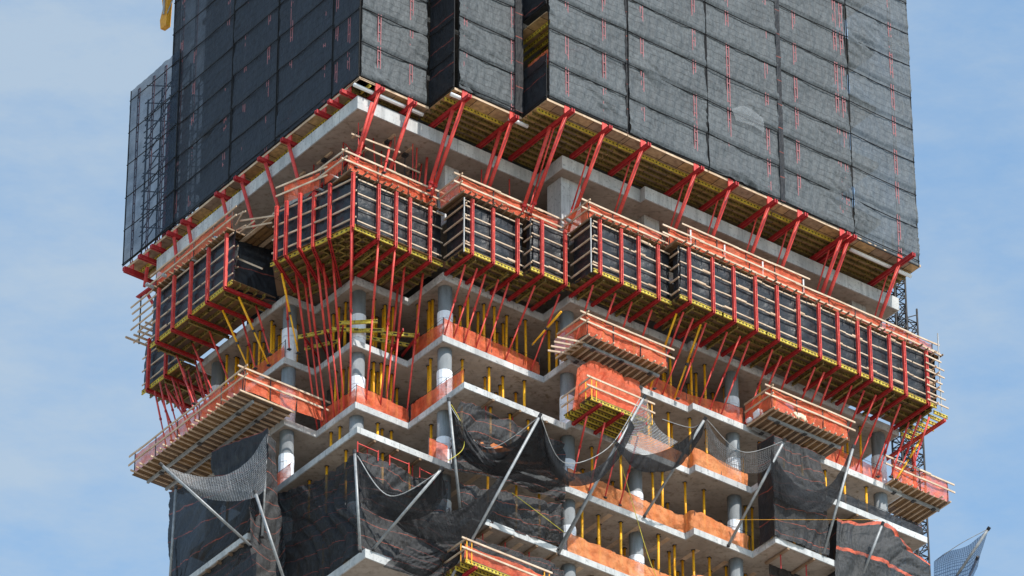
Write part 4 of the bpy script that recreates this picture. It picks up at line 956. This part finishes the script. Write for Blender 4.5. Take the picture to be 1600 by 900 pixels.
drape('debris_net', [X_(-1.5, (330, 705), (365, 690), (400, 678), (418, 668)), X_(-1.45, (330, 735), (365, 730), (395, 720), (418, 700)), X_(-1.4, (345, 752), (365, 750), (395, 738), (418, 712))], 'screen_black', 'small black net bunched under the planks of the lower left platform', amp=.1)
drape('debris_net', [Y_(7.0, (394, 680), (405, 676), (420, 678), (432, 690)), Y_(7.0, (394, 760), (408, 760), (424, 765), (436, 775)), Y_(7.1, (392, 830), (408, 850), (430, 860), (446, 840)), Y_(7.0, (400, 920), (415, 920), (435, 920), (450, 920))], 'debris_net_grey', 'narrow grey net folded round the lower left corner', amp=.12, fold=.3, nu=24, nv=80)
drape('catch_net', [[(252, 727, 'X', -5.2), (300, 742, 'X', -3.5), (345, 744, 'X', -2.5), (385, 722, 'X', -1.9), (416, 678, 'X', -1.6)], [(256, 733, 'X', -5), (305, 762, 'X', -3.4), (350, 768, 'X', -2.5), (390, 752, 'X', -2), (416, 725, 'X', -1.6)], [(262, 741, 'X', -4.7), (308, 774, 'X', -3.2), (355, 783, 'X', -2.4), (395, 778, 'X', -1.9), (416, 762, 'X', -1.6)]], 'catch_net_pale', 'pale catch net swagged between two poles at the lower left', nu=60, nv=24, amp=.05, cat='catch net')
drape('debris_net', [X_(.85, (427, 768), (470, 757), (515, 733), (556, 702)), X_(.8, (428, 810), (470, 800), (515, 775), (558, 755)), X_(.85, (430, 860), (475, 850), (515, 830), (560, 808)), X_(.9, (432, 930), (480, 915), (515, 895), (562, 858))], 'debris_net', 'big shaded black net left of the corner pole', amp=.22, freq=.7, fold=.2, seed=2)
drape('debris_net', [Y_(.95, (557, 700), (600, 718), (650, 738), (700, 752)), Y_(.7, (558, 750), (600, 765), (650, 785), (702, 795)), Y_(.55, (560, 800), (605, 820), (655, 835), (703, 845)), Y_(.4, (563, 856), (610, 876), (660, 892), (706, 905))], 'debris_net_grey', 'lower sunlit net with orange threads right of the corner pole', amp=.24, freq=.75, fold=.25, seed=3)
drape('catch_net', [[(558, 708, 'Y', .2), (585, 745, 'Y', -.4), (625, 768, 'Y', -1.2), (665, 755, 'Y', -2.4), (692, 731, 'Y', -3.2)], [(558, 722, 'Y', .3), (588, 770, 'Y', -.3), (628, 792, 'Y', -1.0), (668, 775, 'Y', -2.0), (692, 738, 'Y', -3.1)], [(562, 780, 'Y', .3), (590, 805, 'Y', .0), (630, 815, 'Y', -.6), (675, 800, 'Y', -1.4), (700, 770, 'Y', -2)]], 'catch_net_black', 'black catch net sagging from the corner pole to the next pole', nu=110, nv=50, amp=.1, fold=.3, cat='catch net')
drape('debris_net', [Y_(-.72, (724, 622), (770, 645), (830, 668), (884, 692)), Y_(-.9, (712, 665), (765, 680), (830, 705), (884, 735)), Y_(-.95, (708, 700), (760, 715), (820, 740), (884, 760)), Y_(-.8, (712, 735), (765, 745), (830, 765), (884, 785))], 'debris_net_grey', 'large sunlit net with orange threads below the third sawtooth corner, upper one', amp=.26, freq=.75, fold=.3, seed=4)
drape('debris_net', [Y_(-.8, (722, 748), (770, 762), (830, 775), (884, 790)), Y_(-1.0, (722, 775), (770, 790), (830, 808), (884, 820)), Y_(-.8, (724, 803), (775, 818), (830, 838), (884, 850))], 'debris_net_grey', 'large sunlit net below the ragged orange strip, lower one', amp=.24, freq=.75, fold=.3, seed=5)
drape('catch_net', [[(703, 626, 'Y', -1.3), (725, 665, 'Y', -1.6), (760, 700, 'Y', -2.1), (805, 690, 'Y', -3.3), (844, 648, 'Y', -4.7)], [(703, 650, 'Y', -1.1), (728, 700, 'Y', -1.5), (765, 725, 'Y', -1.9), (815, 712, 'Y', -3.0), (850, 665, 'Y', -4.4)], [(712, 700, 'Y', -1.1), (735, 725, 'Y', -1.3), (780, 745, 'Y', -1.6), (830, 735, 'Y', -2.2), (882, 740, 'Y', -2.6)]], 'catch_net_black', 'black catch net sagging left of the longest leaning pole', nu=110, nv=50, amp=.12, fold=.3, cat='catch net', seed=2)
drape('catch_net', [[(846, 650, 'Y', -4.6), (858, 690, 'Y', -4), (885, 735, 'Y', -3.4), (925, 735, 'Y', -3.4), (965, 700, 'Y', -4), (985, 655, 'Y', -4.5)], [(846, 655, 'Y', -4.4), (856, 705, 'Y', -3.8), (885, 748, 'Y', -3.2), (925, 745, 'Y', -3.3), (962, 708, 'Y', -3.9), (988, 660, 'Y', -4.4)], [(848, 665, 'Y', -4.1), (856, 722, 'Y', -3.4), (884, 757, 'Y', -3.0), (930, 753, 'Y', -3.2), (966, 718, 'Y', -3.7), (992, 668, 'Y', -4.3)]], 'catch_net_black', 'narrow black swag between the two long leaning poles', nu=60, nv=10, amp=.05, cat='catch net', seed=3)
drape('catch_net', [[(844, 648, 'Y', -4.6), (862, 690, 'Y', -3.2), (885, 740, 'Y', -2.2), (897, 750, 'Y', -2.0)], [(830, 680, 'Y', -4), (850, 715, 'Y', -3), (872, 745, 'Y', -2.1), (890, 755, 'Y', -1.9)], [(760, 740, 'Y', -1.6), (800, 750, 'Y', -1.6), (850, 760, 'Y', -1.5), (890, 762, 'Y', -1.4)]], 'catch_net_black', 'black net fan spreading under the top of the longest pole', nu=40, nv=24, amp=.08, fold=.3, cat='catch net', seed=4)
drape('catch_net', [[(962, 685, 'Y', -4.2), (990, 708, 'Y', -3.6), (1025, 708, 'Y', -3.5), (1065, 690, 'Y', -3.9), (1103, 653, 'Y', -4.8)], [(964, 695, 'Y', -4.1), (992, 722, 'Y', -3.4), (1025, 726, 'Y', -3.3), (1068, 712, 'Y', -3.6), (1102, 662, 'Y', -4.6)], [(966, 702, 'Y', -4.0), (992, 732, 'Y', -3.2), (1022, 738, 'Y', -3.1), (1062, 728, 'Y', -3.3), (1098, 680, 'Y', -4.2)]], 'catch_net_black', 'thick black swag in the centre, right of the long pole pair', nu=110, nv=16, amp=.08, fold=.3, cat='catch net', seed=5)
drape('catch_net', [[(1012, 622, 'Y', -3.8), (1018, 650, 'Y', -3.4), (1035, 675, 'Y', -3.1), (1060, 690, 'Y', -3.2)], [(1008, 625, 'Y', -3.8), (1004, 662, 'Y', -3.4), (1010, 690, 'Y', -3.2), (1025, 708, 'Y', -3.2)], [(1002, 630, 'Y', -3.9), (985, 665, 'Y', -3.6), (975, 690, 'Y', -3.6), (985, 708, 'Y', -3.5)]], 'catch_net_pale', 'sheer net hanging below the top of the central long pole', nu=30, nv=20, amp=.04, cat='catch net')
drape('catch_net', [[(1103, 654, 'Y', -4.8), (1125, 690, 'Y', -4), (1160, 708, 'Y', -3.7), (1195, 703, 'Y', -4.2), (1227, 687, 'Y', -5)], [(1103, 665, 'Y', -4.5), (1125, 708, 'Y', -3.6), (1160, 722, 'Y', -3.3), (1195, 716, 'Y', -3.9), (1224, 695, 'Y', -4.8)], [(1103, 700, 'Y', -3.6), (1128, 725, 'Y', -3), (1160, 738, 'Y', -2.8), (1190, 738, 'Y', -3.4), (1210, 718, 'Y', -4.2)]], 'catch_net_pale', 'pale see-through net swag between the two right-of-centre poles', nu=60, nv=24, amp=.05, cat='catch net', seed=6)
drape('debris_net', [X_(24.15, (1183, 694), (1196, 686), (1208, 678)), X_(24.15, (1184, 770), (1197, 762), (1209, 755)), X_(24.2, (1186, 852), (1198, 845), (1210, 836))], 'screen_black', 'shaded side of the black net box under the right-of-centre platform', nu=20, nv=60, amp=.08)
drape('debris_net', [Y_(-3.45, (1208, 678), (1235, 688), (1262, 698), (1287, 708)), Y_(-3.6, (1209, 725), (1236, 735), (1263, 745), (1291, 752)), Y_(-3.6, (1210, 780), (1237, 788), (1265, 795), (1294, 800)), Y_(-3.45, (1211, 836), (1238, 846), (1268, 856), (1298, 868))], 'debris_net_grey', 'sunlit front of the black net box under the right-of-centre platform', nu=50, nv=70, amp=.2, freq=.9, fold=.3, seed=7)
drape('catch_net', [[(1205, 700, 'Y', -4.6), (1225, 735, 'Y', -4.4), (1260, 765, 'Y', -4.1), (1300, 755, 'Y', -4.3), (1333, 698, 'Y', -5)], [(1206, 740, 'Y', -4.2), (1228, 765, 'Y', -4.1), (1262, 785, 'Y', -3.9), (1300, 775, 'Y', -4.1), (1333, 712, 'Y', -4.8)], [(1210, 775, 'Y', -3.8), (1235, 788, 'Y', -3.8), (1268, 800, 'Y', -3.8), (1300, 790, 'Y', -4.0), (1330, 725, 'Y', -4.6)]], 'catch_net_black', 'black swag hanging across the net box', nu=110, nv=20, amp=.07, fold=.3, cat='catch net', seed=8)
drape('debris_net', [Y_(-3.4, (1309, 808), (1345, 815), (1385, 815), (1420, 850), (1455, 880)), Y_(-3.6, (1309, 840), (1345, 850), (1385, 860), (1420, 885), (1456, 905)), Y_(-3.5, (1308, 875), (1345, 885), (1385, 900), (1420, 915), (1457, 925)), Y_(-3.4, (1306, 935), (1345, 945), (1385, 955), (1420, 960), (1458, 960))], 'debris_net_band', 'grey net with broad orange bands at the lower right corner', amp=.16, freq=.9, fold=.25, seed=9)
drape('debris_net', [X_(28.6, (1292, 822), (1300, 815), (1309, 808)), X_(28.6, (1292, 860), (1300, 853), (1309, 846)), X_(28.6, (1292, 940), (1300, 935), (1308, 930))], 'screen_black', 'shaded fold beside the orange-banded net', nu=12, nv=30, amp=.05)
drape('catch_net', [[(1459, 877, 'Y', -2), (1480, 862, 'Y', -3), (1512, 852, 'Y', -4), (1545, 825, 'Y', -5.5)], [(1459, 890, 'Y', -2), (1485, 880, 'Y', -3), (1514, 872, 'Y', -4), (1538, 848, 'Y', -5)], [(1459, 930, 'Y', -2), (1485, 925, 'Y', -3), (1512, 915, 'Y', -4), (1527, 885, 'Y', -4.6)]], 'catch_net_blue', 'bluish see-through catch net against the sky at the lower right', nu=40, nv=24, amp=.05, cat='catch net')
drape('debris_net', [Y_(-.85, (736, 834), (790, 850), (845, 870), (886, 890)), Y_(-1.1, (725, 862), (785, 872), (845, 888), (886, 905)), Y_(-.9, (715, 905), (785, 915), (845, 925), (886, 935))], 'debris_net_grey', 'rolled dark net under the slab at the bottom centre', amp=.2, freq=.8, fold=.3, seed=10)
drape('debris_net', [Y_(-.6, (706, 790), (722, 830), (735, 860)), Y_(-.5, (640, 850), (680, 868), (728, 882)), Y_(-.3, (600, 885), (650, 900), (720, 915))], 'debris_net', 'dark net heap over the lowest slab corner', amp=.25, freq=.8, fold=.3, seed=11)
drape('debris_net', [Y_(-1.5, (1203, 880), (1240, 890), (1285, 905)), Y_(-1.6, (1203, 920), (1240, 930), (1285, 945))], 'debris_net_grey', 'small net bulge at the bottom edge right of centre', amp=.12, nu=30, nv=12)
drape('debris_net', [X_(-1.3, (345, 905), (375, 880), (400, 862)), X_(-1.3, (345, 950), (375, 940), (402, 925))], 'debris_net', 'dark net hanging under the lower left slab', nu=20, nv=14, amp=.08)
drape('debris_net', [Y_(.6, (1405, 790), (1420, 796), (1440, 806)), Y_(.5, (1405, 812), (1422, 820), (1441, 830))], 'debris_net_grey', 'small dark net tucked under the right-hand corner platform', nu=20, nv=14, amp=.06)

# poles of the catch nets
def pole(b, t_, label, r=.075):
    b = Vector(b); t_ = Vector(t_)
    th_ = thing('net_pole', b, label, 'pole', 'steel poles holding out the catch nets')
    MB().tube(b, t_, r, 10).build('tube', 'steel', th_, smooth=True)
    MB().tube(t_-(t_-b).normalized()*.18, t_+(t_-b).normalized()*.02, r*1.25, 10).build('end_cap', 'dark_steel', th_)
    MB().beam(b-Vector((.08, .08, .03)), b+Vector((.08, .08, -.03)), .14, .06).build('foot_clamp', 'dark_steel', th_)
pole(onX(392, 853, -1.0), onX(250, 724, -5.3), 'pale pole leaning far out at the lower left')
pole(onX(264, 930, -1.4), onX(275, 760, -1.6), 'nearly upright pole at the left edge of the nets')
pole(onY(410, 838, 7.0), onY(417, 673, 7.0), 'upright pole at the lower left corner fold')
pole(onX(447, 915, -.9), onX(398, 767, -2.6), 'leaning pole in front of the lower left fold')
pole(onY(563, 860, .05), onY(554, 704, .05), 'upright pole standing on the lowest slab corner')
pole(onY(583, 858, .1), onY(692, 730, -3.3), 'pole leaning right from the lowest slab corner')
pole(onY(719, 798, -.9), onY(701, 622, -1.4), 'upright pole under the third sawtooth corner')
pole(onY(700, 912, -.4), onY(845, 647, -4.8), 'longest leaning pole, left of centre')
pole(onY(873, 858, -.7), onY(1008, 618, -4.2), 'long pole leaning over the centre, upper of the pair')
pole(onY(872, 866, -.65), onY(965, 692, -3.9), 'shorter pole just below the long central pole')
pole(onY(1007, 806, -.8), onY(1103, 652, -4.9), 'leaning pole right of the centre')
pole(onY(1138, 852, -1.5), onY(1227, 686, -5.1), 'leaning pole in front of the net box, left one')
pole(onY(1287, 866, -3.3), onY(1334, 696, -5.0), 'leaning pole right of the net box')
pole(onY(1345, 905, -3.3), onY(1380, 816, -4.6), 'short leaning pole in front of the orange-banded net')
pole(onY(1478, 925, -2.5), onY(1546, 824, -5.6), 'pole leaning out against the sky at the lower right')
pole(onY(1508, 915, -3), onY(1528, 870, -4.6), 'short pole beside the bluish catch net')
def rope(pts, label, mat, r=.02, sag=0):
    g_ = [onY(x, y, v) for x, y, v in pts]; ps = [crow(g_, i/24) for i in range(25)]
    tag(MB().path(ps, r, 5).build('rope', mat, base=ps[0]), label, 'rope', 'ropes slung among the nets')
rope([(845, 650, -4.7), (760, 700, -2), (700, 630, -1.3)], 'pale head rope of the net left of the longest pole', 'rope_white')
rope([(558, 712, .1), (610, 775, -1), (692, 733, -3.2)], 'pale head rope of the net right of the corner pole', 'rope_white', .025)
rope([(845, 652, -4.6), (880, 722, -3.4), (950, 700, -3.9), (1000, 622, -4.3)], 'pale rope between the long central poles', 'rope_white')
rope([(1035, 655, -3.4), (1080, 668, -3.9), (1103, 655, -4.8)], 'pale rope left of the pole right of centre', 'rope_white')
rope([(1105, 656, -4.8), (1160, 706, -3.7), (1227, 688, -5)], 'pale rope over the see-through swag', 'rope_white')
rope([(1462, 876, -2), (1500, 850, -4), (1545, 826, -5.5)], 'pale rope on top of the bluish catch net', 'rope_white')
rope([(705, 632, -1.3), (722, 665, -1.5), (724, 700, -1.4), (700, 720, -1.3)], 'yellow rope dangling by the third sawtooth corner', 'rope_yellow')
rope([(800, 770, -1.2), (840, 800, -1.2), (882, 832, -1.1)], 'yellow rope slanting across the lower net', 'rope_yellow')
rope([(962, 692, -4), (975, 740, -1.5), (1010, 860, -.8), (1025, 900, -.7)], 'yellow rope hanging in front of the centre floors', 'rope_yellow')
rope([(1150, 812, -3.6), (1260, 812, -3.8), (1372, 812, -4)], 'level orange rope stretched in front of the net box', 'crane_orange', .012)
def lump(p, sz, mat, name, label, cat, seed=0):
    mb = MB(); n = 10; P = Vector(p)
    for j in range(n+1):
        for i in range(n*2):
            th = math.pi*j/n; ph = math.pi*i/n
            d = Vector((math.sin(th)*math.cos(ph), math.sin(th)*math.sin(ph), math.cos(th)))
            k = 1+.35*noise.noise(d*2.1+Vector((seed, 0, 0)))
            q_ = Vector((abs(d.x)**.7*math.copysign(1, d.x)*sz[0], abs(d.y)**.7*math.copysign(1, d.y)*sz[1], abs(d.z)**.7*math.copysign(1, d.z)*sz[2]))*k
            mb.v.append(tuple(P+Vector((0, 0, sz[2]))+q_))
    m_ = n*2
    mb.f = [(j*m_+i, j*m_+(i+1) % m_, (j+1)*m_+(i+1) % m_, (j+1)*m_+i) for j in range(n) for i in range(m_)]
    return tag(mb.build(name, mat, base=P, smooth=True), label, cat)
lump((26.2, -3.3, Z[2]+.05), (.42, .2, .22), 'timber_end', 'sack', 'pale yellow sack slumped on the right-of-centre outrigger platform', 'sack', 1)
lump((24.35, -2.2, Z[2]+.05), (.2, .3, .25), 'white_wrap', 'sack', 'white sack in the left end of the right-of-centre outrigger platform', 'sack', 4)
lump((24.3, -1.6, Z[2]+.05), (.2, .25, .15), 'white_wrap', 'sack', 'small white bundle deeper on the right-of-centre outrigger platform', 'sack', 6)
g_ = [[Vector((24.7+1.1*i/3, -3.36, Z[2]+.1+.75*j/3)) for i in range(4)] for j in range(4)]
mb, uv = cloth(g_, 20, 14, .05, 3); tag(mb.build('plastic_film', 'pink_film', base=g_[0][0], smooth=True, uvs=uv), 'pink plastic film caught in the rails of the right-of-centre outrigger platform', 'plastic film')
g_ = [[Vector((12.22, -1.4+.9*i/3, Z[2]+.1+1.0*j/3)) for i in range(4)] for j in range(4)]
mb, uv = cloth(g_, 20, 14, .05, 3); tag(mb.build('plastic_film', 'pink_film', base=g_[0][0], smooth=True, uvs=uv), 'pale film at the shaded end of the middle outrigger platform', 'plastic film')
for k, (x, y, z_) in enumerate(((4.2, 4.7, Z[3]), (16.3, .4, Z[4]), (19.2, .2, Z[5]), (10.2, 2.6, Z[2]), (22.4, -.3, Z[4]))):
    t = thing('timber_stack', (x, y, z_), 'small stack of timber lying among the yellow props, {n} from the left', 'timber stack', 'timber stacks on the open floors')
    for q_ in range(6): MB().box(x-.7+U(-.1, .1), x+.7+U(-.1, .1), y-.3+(q_ % 3)*.2, y-.14+(q_ % 3)*.2, z_+.003+(q_//3)*.13, z_+.12+(q_//3)*.13).build('plank', 'timber', t)
for k, (a, b) in enumerate((((559, 690), (591, 704)), ((609, 711), (639, 723)), ((656, 730), (678, 741)))):
    p, q_ = onY(*a, .9), onY(*b, .9); dn = Vector((0, 0, -.62))
    t = thing('hanging_scaffold', p+dn, 'small thin red frame hanging under the slab over the sunlit net, {n} from the left', 'frame', 'red frames under the slab')
    MB().beam(p, p+dn, .05, .05).build('upright', 'red_paint', t); MB().beam(q_, q_+dn, .05, .05).build('upright', 'red_paint', t)
    MB().beam(p+dn*.15, q_+dn*.15, .04, .04).build('rail', 'red_paint', t)
# tilted timber needles under slab edges
for fr_, xs, z_ in ((FB(-.5), (8.2, 9.9, 11.6), Z[3]-.45), (FB(-.55), (8.0, 9.4, 10.9, 12.2), Z[5]-.45), (FB(1.35), (2.2, 3.6, 5.0), Z[4]-.45), (FB(-3.15), (25.2, 26.9), Z[4]-.45), (FB(-3.15), (30.0, 31.6), Z[3]-.45), (FA(-.9), (8.2, 9.2, 10.2, 11.2), Z[5]-.45)):
    for x in xs:
        p = fr_.p(x, .15, z_); q = fr_.p(x, -1.7, z_)
        th_ = thing('needle', p, 'dark timber needle jammed under a slab edge among the nets, {n} from the left', 'timber needle', 'needles under the slab edges')
        MB().beam(p, q, .14, .12).build('timber', 'timber_dark', th_)
        MB().tube(p.lerp(q, .35)-Vector((0, 0, .9)), p.lerp(q, .35), .03, 6).build('strut', 'red_deep', th_)

# ---------------------------------------------------------------- ordinals in the labels
from collections import defaultdict
byl = defaultdict(list)
for o in REG: byl[o['label']].append(o)
for lab, os_ in byl.items():
    if '{n}' in lab:
        os_.sort(key=lambda o: leftness(Vector(o['_b'])))
        for i, o in enumerate(os_): o['label'] = lab.replace('{n}', ordinal(i+1))
for o in REG:
    if len(o['label'].replace('-',' ').split()) > 16: print('LONG', len(o['label'].replace('-',' ').split()), o['label'])
for o in C.objects:
    if '_b' in o: del o['_b']

# ---------------------------------------------------------------- camera, sun and sky
cam = bpy.data.cameras.new('camera'); co = bpy.data.objects.new('camera', cam); C.objects.link(co)
cam.sensor_width = 36; cam.lens = 36*FPX/1600; cam.clip_start = 1; cam.clip_end = 20000
from mathutils import Matrix
co.matrix_world = Matrix(((vr.x, vu.x, -vf.x, CAM.x), (vr.y, vu.y, -vf.y, CAM.y), (vr.z, vu.z, -vf.z, CAM.z+OFF), (0, 0, 0, 1)))
bpy.context.scene.camera = co
sd = Vector((.07, -.68, .735)).normalized()
sun = bpy.data.lights.new('sun', 'SUN'); sun.energy = 5; sun.angle = math.radians(.5); sun.color = (1, .95, .87)
so = bpy.data.objects.new('sun', sun); C.objects.link(so); so.rotation_euler = (-sd).to_track_quat('-Z', 'Y').to_euler()
w = bpy.data.worlds.new('World'); bpy.context.scene.world = w; w.use_nodes = True; nt = w.node_tree; nt.nodes.clear()
sky = N(nt, 'ShaderNodeTexSky', sky_type='NISHITA'); sky.sun_disc = False
sky.sun_elevation = math.asin(sd.z); sky.sun_rotation = math.atan2(sd.x, sd.y)
sky.air_density = 1.2; sky.dust_density = .6; sky.ozone_density = 1.5
tc = N(nt, 'ShaderNodeTexCoord'); mp = N(nt, 'ShaderNodeMapping'); mp.inputs['Rotation'].default_value = (.5, .35, .5); mp.inputs['Scale'].default_value = (.8, 1, 2.4)
L(nt, tc.outputs['Generated'], mp.inputs[0])
c1 = gnoise(nt, 17, 9, vec=mp.outputs[0], rough=.64); c2 = gnoise(nt, 4, 3, vec=mp.outputs[0])
cl = math_n(nt, 'ADD', math_n(nt, 'MULTIPLY', c1, .6), math_n(nt, 'MULTIPLY', c2, .5))
cf = ramp(nt, cl, [(.44, (.04, .04, .04)), (.53, (.26, .26, .26)), (.66, (.66, .66, .66))])
skc = mixc(nt, 1., sky.outputs[0], (1.38, 1.62, 1.62), 'MULTIPLY')
colr = mixc(nt, cf, skc, (3.7, 4.3, 4.8))
bg = N(nt, 'ShaderNodeBackground'); bg.inputs[1].default_value = .15
L(nt, colr, bg.inputs[0]); ow = N(nt, 'ShaderNodeOutputWorld'); L(nt, bg.outputs[0], ow.inputs[0])
sc = bpy.context.scene
sc.view_settings.view_transform = 'Standard'; sc.view_settings.look = 'None'; sc.view_settings.exposure = 0
sc.cycles.transparent_max_bounces = 24; sc.cycles.max_bounces = 6
